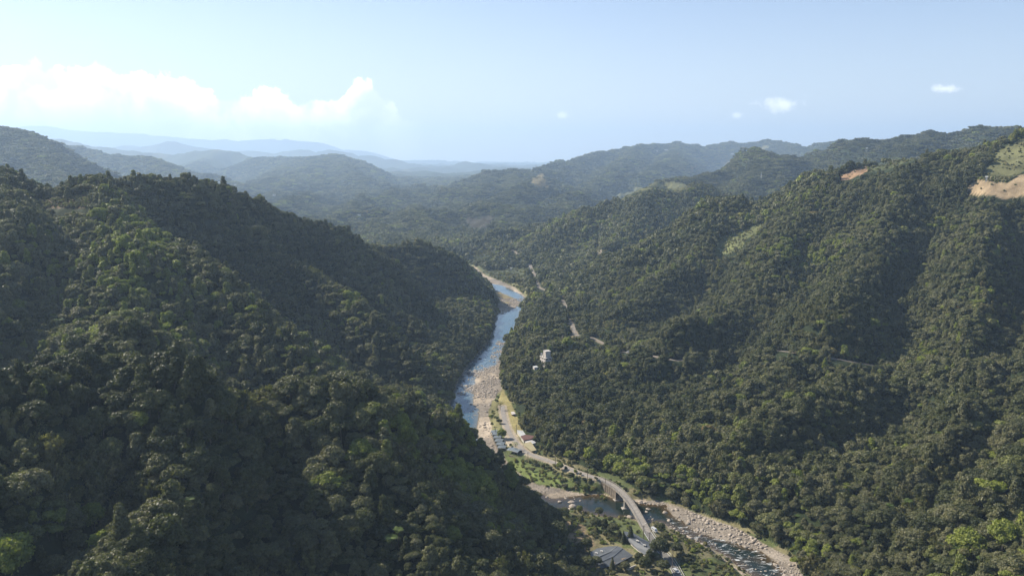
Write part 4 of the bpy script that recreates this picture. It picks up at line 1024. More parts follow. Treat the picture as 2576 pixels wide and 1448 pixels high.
# earth banks cut above the road
def bank(pts, h, lab, mat):
    pl = smooth_line(pts, 5); sv = side_vecs(pl); cand = [[p + s_ * w for p, s_ in zip(pl, sv)] for w in (4.4, -4.4)]
    q = max(cand, key=lambda c: sum(p.y for p in c)); V = []; F = []
    q = [Vector((p.x, p.y, p.z)) for p in q]; n = len(q)
    for k_, p in enumerate(q):
        hh = h * (.75 + .35 * math.sin(k_ * 1.7)) * min(1, .3 + .7 * min(k_, n - 1 - k_)); V += [(p.x, p.y - .6, p.z - 1), (p.x + .3, p.y + .2, p.z + hh), (p.x + .3, p.y + 2.2, p.z + hh), (p.x, p.y + 2.4, p.z - 1)]
    F = [(4 * i + a, 4 * i + 4 + a, 4 * i + 4 + (a + 1) % 4, 4 * i + (a + 1) % 4) for i in range(n - 1) for a in range(4)] + [(0, 1, 2, 3), (4 * n - 1, 4 * n - 2, 4 * n - 3, 4 * n - 4)]
    o_ = bpy.data.objects.new('retaining_wall', mesh_from('retaining_wall', V, F, mat)); link(o_); tag(o_, lab, 'wall')
M['earth'] = flat('brown_earth_bank', (0.17, 0.115, 0.08), 0.95, 0.4, 0.5, bump=.5)
bank([HILLROAD2[9], HILLROAD2[10]], 4.5, 'brown overgrown bank wall above the open road stretch on the far right', M['earth'])
bank([HILLROAD2[7], HILLROAD2[8]], 3.5, 'grey brown wall above the road left of the far right stretch', M['wall_stone'])
bank([HILLROAD[6], HILLROAD[7]], 4.5, 'grey stone wall beside the upper hairpin of the hill road', M['wall_stone'])

# ------------------------------------------------------------------ houses
def gz(u, v, z): return G(u, v, z)
def mid(pts): 
    n = len(pts); return tuple(sum(p[i] for p in pts) / n for i in range(3))
def house(name, lab, roofs, walls, cat='house', extra=None):
    DZ = -3.2 if 'grey roofed' in lab else 0.0
    roofs = [(a_, [(q[0], q[1], q[2] + DZ) for q in p_], t_, m__) for a_, p_, t_, m__ in roofs]; walls = [([(q[0], q[1], q[2] + DZ) for q in p_], m__, i__) for p_, m__, i__ in walls]
    """roofs: list of (part name, [(u,v,z)...], thickness, material); walls: [(list of (u,v,z at eave)), material]"""
    allp = [G(*q) for r in roofs for q in r[1]]; c = mid(allp); gzv = float(H(c[0], c[1])); e = empty(name, (c[0], c[1], gzv), label=lab, cat=cat)
    for nm, pts, th, mat in roofs:
        w = [G(*q) for q in pts]; MB().prism([(p[0] - c[0], p[1] - c[1], p[2] - gzv) for p in w], (th,)).build(nm, M[mat], e)
    for pts, mat, inset in walls:
        w = [G(*q) for q in pts]; m_ = mid(w); w = [(m_[0] + (p[0] - m_[0]) * inset, m_[1] + (p[1] - m_[1]) * inset, p[2]) for p in w]
        lowz = min(float(H(p[0], p[1])) for p in w) - 1
        MB().prism([(p[0] - c[0], p[1] - c[1], p[2] - gzv - .25) for p in w], lowz - gzv).build('wall', M[mat], e)
    if extra: extra(e, c, gzv)
    return e
def vents(spots, mat):
    def f(e, c, g_):
        for u, v, z in spots:
            p = G(u, v, z - 3.2); MB().box((p[0] - c[0], p[1] - c[1], p[2] - g_), (1.3, .9, .5)).box((p[0] - c[0] + .5, p[1] - c[1] - .6, p[2] - g_ + .1), (.4, .9, .4)).build('roof_vent', M[mat], e)
    return f
# long roof by the road: two slopes meeting on a ridge
house('long_house', 'long dark grey roofed building beside the road below the bridge',
  [('roof', [(1568,1335,12.5),(1590,1338,11.5),(1653,1374,11.5),(1644,1385,13.6),(1600,1352,13.6),(1575,1346,13.4)], .25, 'darkroof'),
   ('roof', [(1575,1346.5,13.5),(1600,1352.5,13.5),(1644,1385.5,13.5),(1633,1402,11.5),(1611,1386,11.5),(1583,1362,12)], .25, 'darkroof')],
  [([(1570,1337,11.4),(1590,1340,11.4),(1650,1374,11.4),(1633,1400,11.4),(1611,1385,11.4),(1583,1360,11.4)], 'plaster', .93)],
  extra=vents([(1603,1359,13.9),(1621,1370,13.9)], 'white'))
def wide_extra(e, c, g_):
    vents([(1500,1390,13.1),(1513,1385,13.2)], 'white')(e, c, g_)
    for a_, d_ in (((1525,1404), (1545,1419)), ((1552,1391), (1573,1404))):
        pass
    q = [[(1527,1405.5,11.62),(1533,1402.6,11.72),(1548,1415.5,11.12),(1542,1419,11.02)], [(1550,1395.2,12.0),(1561,1390.0,12.2),(1576,1402,11.4),(1565,1407.5,11.3)]]
    for w in q:
        p = [G(t[0], t[1], t[2] - 3.2) for t in w]; MB().prism([(a[0] - c[0], a[1] - c[1], a[2] - g_ + .16) for a in p], (.1,)).build('roof_panel', M['tanpanel'], e)
house('wide_house', 'wide grey roofed building with two tan roof panels among the village trees',
  [('roof', [(1485,1388,13),(1502,1378,13),(1530,1373,13.2),(1554,1372,13.2),(1536,1387,13.4),(1504,1400,13),(1488,1399,12.6)], .25, 'greyroof'),
   ('roof', [(1505,1401,12.6),(1536,1387.5,13.2),(1555,1372.5,13.4),(1567,1378,13.4),(1544,1398,12.6),(1515,1411,12.1)], .25, 'darkroof'),
   ('roof', [(1515,1411.5,11.9),(1544,1398.5,12.4),(1567,1378.5,13.2),(1593,1396,11.6),(1543,1422,10.8),(1527,1424,10.8)], .22, 'greyroof'),
   ('roof', [(1497,1405,11.0),(1506,1402,11.2),(1527,1424,10.4),(1512,1428,10.2)], .2, 'darkroof')],
  [([(1488,1389,12.4),(1504,1380,12.4),(1552,1375,12.4),(1564,1380,12.4),(1543,1400,11.6),(1514,1412,11.2),(1500,1401,12)], 'plaster', .93),
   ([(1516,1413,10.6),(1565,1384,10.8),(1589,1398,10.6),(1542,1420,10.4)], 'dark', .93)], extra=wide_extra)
# paved yard with a pale wall and a blue tarpaulin
mb = MB(); a_, c_ = Vector(G(1572,1426,9)), Vector(G(1600,1415,9)); d = c_ - a_; w_ = mb.box((0, 0, .7), (d.length, .4, 1.4), math.atan2(d.y, d.x)).build('garden_wall', M['plaster'], loc=tuple((a_ + c_) / 2)); w_.location.z = float(H(w_.location.x, w_.location.y)); tag(w_, 'low pale wall in front of the wide grey roofed building', 'wall')
def tarp_bundle(u, v, lab):
    x, y, z = G(u, v, 8); z = float(H(x, y)); mb = MB()
    for i in range(7): mb.box((rng.uniform(-1, 1), rng.uniform(-.8, .8), .4 + rng.uniform(0, .6)), (rng.uniform(1, 1.8), rng.uniform(.9, 1.5), rng.uniform(.5, 1.0)), rng.uniform(0, 3), .75)
    tag(mb.build('tarpaulin', M['blue'], loc=(x, y, z)), lab, 'tarpaulin')
tarp_bundle(1575, 1416, 'blue tarpaulin heap in the yard beside the wide grey roof')
# tower house on the right slope
def wpt(u, v, D): return P(u, v, D)
x, y, z = P(1378, 926, 765); zg = float(H(x, y)) - .5
tz = 220 - (0)  # height reference
th = empty('tower_house', (x, y, zg), RAD(26), label='pale concrete house with a square stair tower among trees above the river', cat='house')
top = P(1378, 900, 765)[2] - zg; top2 = P(1376, 882, 768)[2] - zg
MB().box((0, 4, top / 2), (7.2, 11, top)).box((0, 4, top + .22), (7.9, 11.7, .42)).build('wall', M['plaster'], th)
MB().box((0.3, 2.5, (top + top2) / 2 + .42), (5.4, 5, top2 - top - .4)).box((.3, 2.5, top2 + .2), (6.0, 5.6, .36)).build('stair_tower', M['plaster'], th)
MB().box((-2.9, 6.5, top + 1.25), (.25, 5.8, 1.6)).box((-1.2, 9.2, top + 1.25), (3.6, .25, 1.6)).build('parapet', M['white'], th)
MB().box((-2.6, 8.0, top + 1.9), (1.6, 1.6, 2.9)).build('water_tank', M['metal'], th)
for zz_ in np.arange(2, top - 1, 3.0):
    for xx_ in (-1.9, 1.7):
        wn = MB().box((xx_, -1.56, zz_ + .6), (1.5, .16, 1.3)).build('window', M['concrete'], th); MB().box((xx_, -1.66, zz_ + .6), (1.2, .06, 1.0)).build('pane', M['glass'], wn)
    for yy_ in (0.5, 4, 7.5):
        wn = MB().box((-3.66, yy_, zz_ + .6), (.16, 1.5, 1.3)).build('window', M['concrete'], th); MB().box((-3.76, yy_, zz_ + .6), (.06, 1.2, 1.0)).build('pane', M['glass'], wn)
sx, sy, sz_ = G(1347, 920, 20); sz_ = float(H(sx, sy))
MB_ = MB().box((0, 0, 1.2), (3.5, 5, 2.4)).build('wall', M['plaster']); 
sh = empty('hut', (sx, sy, sz_), .3, label='small pale hut below and left of the tower house', cat='hut'); MB_.parent = sh
MB().prism([(-2, -2.8, 2.5), (2, -2.8, 2.9), (2, 2.8, 2.9), (-2, 2.8, 2.5)], (.15,)).build('roof', M['paleroof'], sh)
# camp buildings
house('camp_house', 'white walled camp building with white and rusty brown roofs beside the track',
  [('roof', [(1300,1081,6.8),(1315,1082,6.8),(1322,1092,6.8),(1310,1095.5,6.4)], .2, 'paleroof'),
   ('roof', [(1310,1096,7.4),(1322,1092.5,7.8),(1344,1095,7.8),(1339,1102.5,7.2),(1317,1107,6.9)], .2, 'brownroof'),
   ('roof', [(1319,1107.5,6.3),(1338,1103,6.5),(1341,1109,6.3),(1324,1113.5,5.9)], .2, 'plaster')],
  [([(1300,1082,6.2),(1315,1083,6.2),(1322,1093,6.2),(1310,1096,6)], 'white', .92), ([(1310,1097,6.7),(1322,1093.5,7),(1342,1096,7),(1337,1102,6.8),(1317,1107,6.5)], 'white', .92), ([(1319,1108,6),(1337,1104,6),(1340,1109,5.9),(1324,1113,5.7)], 'white', .92)])
def posts_extra(pts):
    def f(e, c, g_):
        for q in pts:
            p = G(*q); zb = float(H(p[0], p[1])) - .3; MB().tube((p[0] - c[0], p[1] - c[1], zb - g_), (p[0] - c[0], p[1] - c[1], p[2] - g_ - .1), .14, n=5).build('post', M['metal'], e)
    return f
house('camp_canopy', 'large beige canopy roof at the end of the white camp building', [('roof', [(1314,1115,6.4),(1335,1110,6.9),(1350,1131,6.9),(1337,1134,6.4)], .15, 'beige')], [], 'canopy', posts_extra([(1316,1116,6.2),(1334,1112,6.6),(1348,1130,6.6),(1337,1132,6.2)]))
house('camp_annex', 'small pale cream roofed shed behind the beige canopy', [('roof', [(1334,1109,7.6),(1342,1107.5,7.6),(1349,1112,7.4),(1340,1115.5,7.2)], .18, 'paleroof')], [([(1335,1110,7.0),(1342,1108.5,7.0),(1348,1112,7.0),(1340,1115,6.9)], 'white', .9)], 'shed')
house('camp_hut', 'small dark doored hut at the edge of the dry camp meadow', [('roof', [(1285,1035.5,5.6),(1293,1034,5.6),(1297,1040,5.4),(1288,1042,5.4)], .2, 'plaster')], [([(1286,1036,5.2),(1292,1035,5.2),(1296,1040,5.2),(1288,1041,5.2)], 'brownroof', .92)], 'hut')
# rows of awning tents
def awning(u, v, w, d, rz, lab, group):
    x, y, z = G(u, v, 3.2); z = float(H(x, y)); e = empty('camp_tent', (x, y, z), rz, label=lab, cat='tent', group=group)
    V = []; F = []; n = 6
    for s_ in range(n + 1):
        t = s_ / n; yy = -d / 2 + d * t; zz = 2.5 + .9 * math.sin(t * math.pi * .75)
        V += [(-w / 2, yy, zz - .5), (0, yy, zz), (w / 2, yy, zz + .1)]
    for s_ in range(n):
        for q in (0, 1): F.append((3 * s_ + q, 3 * s_ + q + 1, 3 * s_ + 4 + q, 3 * s_ + 3 + q))
    me = mesh_from('canopy', V + [(a, b_, c - .06) for a, b_, c in V], F + [tuple(i + len(V) for i in f[::-1]) for f in F], M['tarp']); link(bpy.data.objects.new('canopy', me), e)
    for px in (-w / 2 + .1, w / 2 - .1):
        for py in (-d / 2 + .1, d / 2 - .1): MB().tube((px, py, -1.0), (px, py, 2.5), .09, n=5).build('post', M['metal'], e)
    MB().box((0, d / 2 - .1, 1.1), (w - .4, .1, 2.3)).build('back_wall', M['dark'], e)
    MB().box((0, -d / 2, 2.42), (w, .14, .22)).build('fascia', M['white'], e)
    return e
ordn = ['farthest upstream', 'second from the upstream end', 'third from the upstream end', 'fourth from the upstream end', 'fifth from the upstream end', 'nearest the gap']
for i in range(6):
    t = i / 5; awning(1245 + 18 * t, 1087 + 38 * t, 6.4, 4.6, RAD(-14), 'grey awning tent in the longer row on the gravel bank, ' + ordn[i], 'grey awning tents beside the river gravel')
for i in range(3):
    t = i / 2; awning(1285 + 17 * t, 1136 + 7 * t, 4.6, 5.6, RAD(-38), 'dark grey awning tent in the short row by the grass, ' + ['riverward one', 'middle one', 'one nearest the track'][i], 'dark awning tents in the short row above the green grass')
def terrace(pts, h, lab):
    mb = MB(); w = [Vector(G(u, v, 2.5)) for u, v in pts]; o0 = w[0].copy(); o0.z = float(H(o0.x, o0.y))
    for a_, c_ in zip(w[:-1], w[1:]):
        d = c_ - a_; m_ = (a_ + c_) / 2 - o0; mb.box((m_.x, m_.y, 0.1), (d.length + .3, .5, h), math.atan2(d.y, d.x))
    tag(mb.build('retaining_wall', M['wall_stone'], loc=tuple(o0)), lab, 'wall')
terrace([(1238,1092),(1243,1108),(1254,1130),(1262,1139)], 2.6, 'stone wall under the longer row of tents')
terrace([(1282,1146),(1304,1153),(1330,1158),(1352,1163)], 2.8, 'stone wall below the track beside the short row of tents')

# ------------------------------------------------------------------ poles and lamps
def pole(u, v, h, lab, z=6):
    x, y, zz = G(u, v, z); zz = float(H(x, y)); e = empty('utility_pole', (x, y, zz), rng.uniform(-.5, .5), label=lab, cat='pole', group='utility poles')
    MB().tube((0, 0, -1), (0, 0, h), .24, .16, 8).build('pole_shaft', M['wood'], e)
    MB().box((0, 0, h - .7), (2.2, .14, .14)).build('crossarm', M['wood'], e)
    for q in (-.9, 0, .9): MB().tube((q, 0, h - .64), (q, 0, h - .3), .07, n=6).build('insulator', M['white'], e)
    return e, Vector((x, y, zz + h - .4))
pls = [pole(1397,1167,11,'tall pole on the bend of the track before the bridge'), pole(1328,1154,8,'thin pole beside the track near the short tent row'), pole(1619,1345,9,'dark pole on the left of the road just past the bridge',9),
 pole(1634,1359,8,'dark pole left of the road beside the long grey roof',9), pole(1692,1413,11,'pole right of the village road among the bushes',9), pole(1299,1085,8,'pole at the corner of the white camp roof'), pole(1246,1080,7,'pole behind the longer row of tents'), pole(1523,1203,9,'pole at the far end of the bridge',10), pole(1478,1196,9,'pole left of the far bridge end under the dark trees',9)]
def cable(a_, c_, lab):
    mb = MB(); pr = None
    for i in range(13):
        t = i / 12; p = a_.lerp(c_, t); p.z -= 4 * 1.2 * t * (1 - t)
        if pr is not None: mb.tube(pr, p, .035, n=4)
        pr = p
    tag(mb.build('power_cable', M['dark']), lab, 'cable')
cable(pls[2][1], pls[3][1], 'black cable between the two poles left of the road'); cable(pls[0][1], pls[8][1], 'black cable from the track bend to the dark trees'); cable(pls[8][1], pls[7][1], 'black cable reaching the far bridge end')
def lamp(u, v, lab, h=8, z=5):
    x, y, zz = G(u, v, z); zz = float(H(x, y)); e = empty('street_lamp', (x, y, zz), label=lab, cat='street lamp'); mb = MB(); pr = Vector((0, 0, -1))
    for i in range(1, 9):
        t = i / 8; p = Vector((-2.4 * max(0, t - .55) ** 1.5 * 3.3, 0, h * math.sin(min(1, t) * 1.5708))); mb.tube(pr, p, .11, .1, 6); pr = p
    mb.build('lamp_post', M['metal'], e); MB().box((pr.x - .35, 0, pr.z), (.9, .35, .16), 0, .7).build('lamp_head', M['white'], e)
lamp(1353, 1083, 'curved street lamp behind the white camp building', 10); lamp(1352, 1040, 'street lamp among the trees above the dry camp meadow', 9, 12)
def post_thing(u, v, lab):
    x, y, z = G(u, v, 8); z = float(H(x, y)); tag(MB().box((0, 0, 1.0), (.7, .5, 2.4), 0, .8).box((0, 0, 2.3), (.85, .65, .2)).build('marker_post', M['white'], loc=(x, y, z)), lab, 'post')
post_thing(1624, 1309, 'pale stone post at the near right end of the bridge')

# ------------------------------------------------------------------ vehicles
def car(u, v, z, rz, lab, kind_='car', paint='carwhite'):
    x, y, zz = G(u, v, z); zz = max(float(H(x, y)), zz - .6); e = empty('parked_car' if kind_ == 'car' else 'van', (x, y, zz), rz, label=lab, cat=kind_)
    prof = [(-2.2, .35), (2.2, .35), (2.25, .8), (1.35, 1.0), (.7, 1.5), (-1.6, 1.55), (-2.15, 1.0)] if kind_ == 'car' else [(-2.4, .35), (2.3, .35), (2.35, 1.0), (1.9, 1.2), (1.3, 1.95), (-2.3, 2.0), (-2.42, 1.1)]
    n = len(prof); V = [(a, -.85, b_) for a, b_ in prof] + [(a, .85, b_) for a, b_ in prof]
    F = [tuple(range(n)), tuple(range(2 * n - 1, n - 1, -1))] + [(i, i + n, (i + 1) % n + n, (i + 1) % n) for i in range(n)]
    link(bpy.data.objects.new('body', mesh_from('body', V, F, M[paint])), e)
    top_ = 1.42 if kind_ == 'car' else 1.85
    mb = MB(); mb.box((-.4, 0, top_ - .22), (2.0, 1.74, .36)); mb.build('side_window', M['glass'], e)
    MB().tube((1.38, -.7, 1.08), (.86, -.7, 1.46), .03).box((1.14, 0, 1.30 if kind_ == 'car' else 1.5), (.5, 1.4, .05)).build('windscreen', M['glass'], e)
    for px in (-1.4, 1.4):
        for py in (-.8, .8): MB().tube((px, py - .12, .33), (px, py + .12, .33), .34, n=12).build('wheel', M['rubber'], e)
    for py in (-.6, .6): MB().box((2.24, py, .7), (.06, .3, .16)).build('headlight', M['white'], e)
car(1646, 1335, 6.0, RAD(-66), 'white van parked on the verge just past the bridge', 'van')
car(2156, 915, 62, RAD(-12), 'white car on the open stretch of hill road on the far right') if False else None
xq = HILLROAD2[10]; 
ce = car(1700, 1437, 6, RAD(-62), 'white car on the village road at the bottom edge')
hz_ = tuple(np.array(HILLROAD2[9]) * .45 + np.array(HILLROAD2[10]) * .55); uu2, vv2 = proj(*hz_); car(uu2, vv2, hz_[2] + .2, RAD(-20), 'white car on the open stretch of hill road on the far right')

# ------------------------------------------------------------------ pylons and far buildings
def pylon(u, v, hpx, dmin, lab):
    x, y, z = hit(u, v, dmin); h = hpx / FPX * y; e = empty('pylon', (x, y, z - 1), rng.uniform(-.6, .6), label=lab, cat='pylon', group='lattice pylons on the skyline')
    mb = MB(); w0, w1 = h * .09, h * .018; r_ = h * .011; lv = 6
    for s1, s2 in ((-1, -1), (-1, 1), (1, 1), (1, -1)):
        mb.tube((s1 * w0, s2 * w0, 0), (s1 * w1, s2 * w1, h), r_, n=4)
    for i in range(lv):
        a_, c_ = i / lv, (i + 1) / lv; wa, wc_ = w0 + (w1 - w0) * a_, w0 + (w1 - w0) * c_
        for s_ in (-1, 1):
            mb.tube((-wa, s_ * wa, h * a_), (wc_, s_ * wc_, h * c_), r_ * .6, n=3); mb.tube((wa, s_ * wa, h * a_), (-wc_, s_ * wc_, h * c_), r_ * .6, n=3)
    mb.build('lattice_tower', M['metal'], e)
    for q in (.66, .8, .93): MB().box((0, 0, h * q), (h * .26 * (1.2 - q * .5), r_ * 1.6, r_ * 2)).build('crossarm', M['metal'], e)
for u, v, hp, lab in [(1920,344,20,'tall pylon on the summit of the far right ridge'), (1859,351,14,'pylon left of the summit pylon on the far ridge'), (1783,362,12,'pylon on the low saddle of the far ridge'), (1557,379,7,'tiny pylon on the left shoulder of the far ridge'),
                      (1453,404,9,'small pylon on the descending left end of the far ridge'), (1348,424,14,'pylon above the brown triangular clearing'), (1272,438,12,'leftmost pylon, on the knoll of the far ridge'), (1974,357,9,'tiny pylon right of the summit pylon')]:
    # stand it on the crest seen just under the given image row
    vv_ = v - 6
    while vv_ < v + 14 and hit(u, vv_, 2600)[1] > 7500: vv_ += 1
    pylon(u, vv_ + 1.5, hp, 2600, lab)
def far_house(u, v, w, h, lab, name='farmhouse', roof='white', dmin=900):
    x, y, z = hit(u, v, dmin); sc_ = y / FPX; W_ = w * sc_; D_ = W_ * .5; H_ = max(h * sc_, 3); e = empty(name, (x, y, z), math.atan2(x, y) * -1, label=lab, cat='building'); e.location.z += (8 if y > 2300 else 2)
    MB().box((0, 0, H_ / 2 - 5), (W_, D_, H_ + 10)).build('wall', M['white'], e)
    MB().prism([(-W_ / 2 - .6, -D_ / 2 - .6, H_ + .05), (W_ / 2 + .6, -D_ / 2 - .6, H_ + .05), (W_ / 2 + .6, 0, H_ * 1.35), (-W_ / 2 - .6, 0, H_ * 1.35)], (.3,)).prism([(-W_ / 2 - .6, .01, H_ * 1.35), (W_ / 2 + .6, .01, H_ * 1.35), (W_ / 2 + .6, D_ / 2 + .6, H_), (-W_ / 2 - .6, D_ / 2 + .6, H_)], (.3,)).build('roof', M['paleroof'], e)
for q in [(554,464,13,3,'white long roof on the plain just above the left crest','warehouse'), (592,469,6,2,'thin white roof right of the long white roof above the left crest','warehouse'), (690,495,9,2,'white roof on the hazy plain right of the left crest','warehouse'),
          (904,549,9,2.5,'white roofed farm on the low hills in the middle distance','farmhouse'), (1309,450,3,3,'small white house on the knoll left of the brown clearing','farmhouse'), (1653,382,5,1.6,'pale terrace building left of the long white one on the far ridge','farmhouse'),
          (1677,381,14,2,'long white building high on the far ridge','greenhouse'), (1869,379,8,2,'white building below the summit pylon','greenhouse'), (1842,391,8,2.6,'white greenhouse on the far slope left of the peaked hill','greenhouse'), (1510,481,4,3,'white house in the valley behind the grassy hill','farmhouse'),
          (1275,676,4,4,'white house at the back of the river flat','farmhouse'), (1286,681,5,3,'grey white shed right of the river flat house','farmhouse'), (1332,679,3,3,'tiny white hut beside the upstream road','farmhouse'), (2481,457,5,3,'small white hut on the orange field','farmhouse'), (2180,381,6,1.6,'tiny pale roof on the wooded ridge at the right','farmhouse')]:
    far_house(q[0], q[1], q[2] * .8, q[3] * .8, *q[4:])

# ------------------------------------------------------------------ boulders and stones
def rock_mesh(seed, r=1.0, mat='rock'):
    q = np.random.default_rng(seed); v, f = sphere_np((0, 0, 0), r, 9, 6, .62); n = q.normal(size=(6, 3)); n /= np.linalg.norm(n, axis=1, keepdims=True)
    for nn_ in n:
        d = v @ nn_; v = v - np.outer(np.maximum(d - r * .55, 0), nn_) * .85
    v += q.normal(size=v.shape) * r * .03; return mesh_np('boulder', v, f, M[mat], False)
RM = [rock_mesh(i) for i in range(4)]; RW = [rock_mesh(10 + i, 1.0, 'wetrock') for i in range(3)]
def boulder(u, v, r, lab, dark=True, group=None):
    x, y, z = G(u, v, 0.1); z = max(-.2, float(H(x, y))); o_ = bpy.data.objects.new('boulder', (RW if dark else RM)[rng.integers(0, 3)]); link(o_); o_.location = (x, y, z); o_.scale = (r * rng.uniform(.9, 1.4), r, r * rng.uniform(.8, 1.1)); o_.rotation_euler[2] = rng.uniform(0, 6.2)
    tag(o_, lab, 'boulder', group)
for u, v, r, lab in [(1149,1038,3.4,'largest dark boulder standing in the near blue reach'), (1159,1055,1.9,'dark boulder below the largest one in the blue water'), (1147,1012,1.5,'dark boulder above the largest one'), (1141,1020,1.6,'dark boulder left of the two near the left bank'), (1140,1045,1.6,'dark boulder by the left bank beside the largest one'),
                     (1177,938,2.6,'dark boulder at the narrow of the rapids'), (1206,889,2.6,'dark boulder in the upper rapids by the left bank'), (1207,902,2.4,'dark flat boulder below the upper rapids boulder'), (1166,957,2.0,'dark boulder on the shaded left bank in mid reach'), (1246,800,5.0,'dark rock outcrop where the river bends at the left bank')]:
    boulder(u, v, r, lab)
for u, v, r, lab in [(1437,1262,2.2,'white boulder at the left end of the dark pool'), (1441,1272,2.8,'biggest white boulder at the pool outlet'), (1436,1279,2.0,'white boulder lowest at the pool outlet'), (1460,1258,1.3,'pale boulder alone in the left of the dark pool'), (1629,1278,1.3,'pale boulder in the water right of the bridge'), (1627,1286,1.4,'pale boulder below its neighbour right of the bridge'),
                     (1634,1280,1.2,'small pale boulder rightmost of the three by the bridge'), (1573,1301,1.8,'pale boulder on the lower bank under the bridge'), (1585,1301,2.3,'larger pale boulder on the lower bank under the bridge'), (1672,1288,2.0,'pinkish boulder where the rocky bar begins'), (1684,1308,1.6,'pale boulder at the head of the white rapids'), (1250,787,2.0,'white rock at the left bank of the bend')]:
    boulder(u, v, r, lab, False)
STN = bpy.data.collections.new('stone_sources')
for i in range(4):
    o_ = bpy.data.objects.new('stone_%d' % i, RM[i]); STN.objects.link(o_)
q = RIVER + FLAT
n = 600000; ys = rng.uniform(335, 1250, n); xs = rng.uniform(-75, 45, n) + np.clip((ys - 600) * .03, -1e9, 40) ; m_ = ys < 560; xs[m_] = rng.uniform(-60, 160, m_.sum())
ok = (H(xs, ys) < 2.2); xs, ys = xs[ok], ys[ok]; hz2 = H(xs, ys)
sR_ = sd_poly(xs, ys, RIVER); sB = np.full(xs.shape, 1e9)
for q_ in BARS: sB = np.minimum(sB, sd_poly(xs, ys, q_))
uu3, vv3 = proj(xs, ys, hz2)
rocky = (uu3 > 1600) * .9 + .5 * (vv3 < 1000) + .09
w = np.where(sB < 0, .6, np.where((sR_ < 0) & (sR_ > -9) & (sB < 8), .22, 0)) + np.where((sB < 14) & (sR_ < 0) & (vv3 > 860) & (vv3 < 1000), .5, 0) + np.where((sR_ < 0) & (uu3 > 1680), .02, 0)
w = np.where((uu3 > 1590) & (sR_ < -1.2), .035, w * np.where(uu3 > 1590, .75, 1.0))
clump = sstep((fbm(xs, ys, 14, 3, seed=61) + .5)) * rocky
ok = (rng.random(len(xs)) < w * clump) & (sd_poly(xs, ys, FLAT) < 1); xs, ys, hz2, uu3, sR_ = xs[ok], ys[ok], hz2[ok], uu3[ok], sR_[ok]
rs = np.clip(np.exp(rng.normal(-1.05, .62, len(xs))) * np.where(uu3 > 1600, 1.15, 1.0), .15, 1.6)
zz3 = np.where(sR_ < 0, np.maximum(hz2, -.12), hz2) + rs * .12
st = gn_scatter('river_stones', xs, ys, zz3, rng.uniform(0, 6.2, len(xs)), np.stack([rs * 1.2, rs, rs * .8], 1), rng.integers(0, 4, len(xs)), rng.random(len(xs)), STN, label='pale cobbles and small boulders covering the gravel bars')

# ------------------------------------------------------------------ single trees, bushes and reeds on the valley floor
CON = quads_mesh('crown', *conifer_np(2.6, 9, 1.0, 2600, 5)[:2], .3, conifer_np(2.6, 9, 1.0, 2600, 5)[2], M['leaf'], [(*sphere_np((0, 0, 4), 1.4, 7, 5, 2.2), .2)])
CONT = trunk_mesh('trunk', 6, .22, 5, 0)
BARE = crown_mesh('crown', 'round', 3.6, 5, 2.5, 700, .16, 77, False); BARET = trunk_mesh('trunk', 6, .25, 78, 9, 2.4)
def vtree(u, v, s_, tint, style, lab, z=4, cat='tree'):
    x, y, zz = G(u, v, z); zz = float(H(x, y))
    if style == 'conifer': cm, tm, nm = CON, CONT, 'conifer_tree'
    elif style == 'bare': cm, tm, nm = BARE, BARET, 'bare_tree'
    else:
        i = {'round': 0, 'tall': 2, 'flat': 3, 'bush': 7, 'round2': 4, 'tall2': 5}[style]; cm, tm = NEAR[i][:2]; nm = 'shrub' if style == 'bush' else 'broadleaf_tree'
    add_tree(nm, cm, tm, x, y, zz, rng.uniform(0, 6.2), (s_, s_, s_ * rng.uniform(.9, 1.1)), tint, lab, cat, None)
for k_, (u, v) in enumerate([(1484,1212),(1494,1220),(1500,1213),(1506,1226),(1515,1232),(1478,1216),(1524,1236),(1468,1208),(1460,1200),(1448,1194),(1424,1184),(1396,1176),(1510,1240),(1535,1205),(1556,1214),(1572,1226),(1585,1240),(1598,1252)]):
    vtree(u, v, [.45,.6,.5,.4,.55][k_ % 5], [.2,.95,.6,.35,.75][k_ % 5], 'bush', '%s shrub, %s of the scrub around the far bridge end' % (['dark','brown','olive','green','light'][k_ % 5], ['first','second','third','fourth','fifth','sixth','seventh','eighth','ninth','tenth','eleventh','twelfth','thirteenth','fourteenth','fifteenth','sixteenth','seventeenth','last'][k_]), 5, 'shrub')
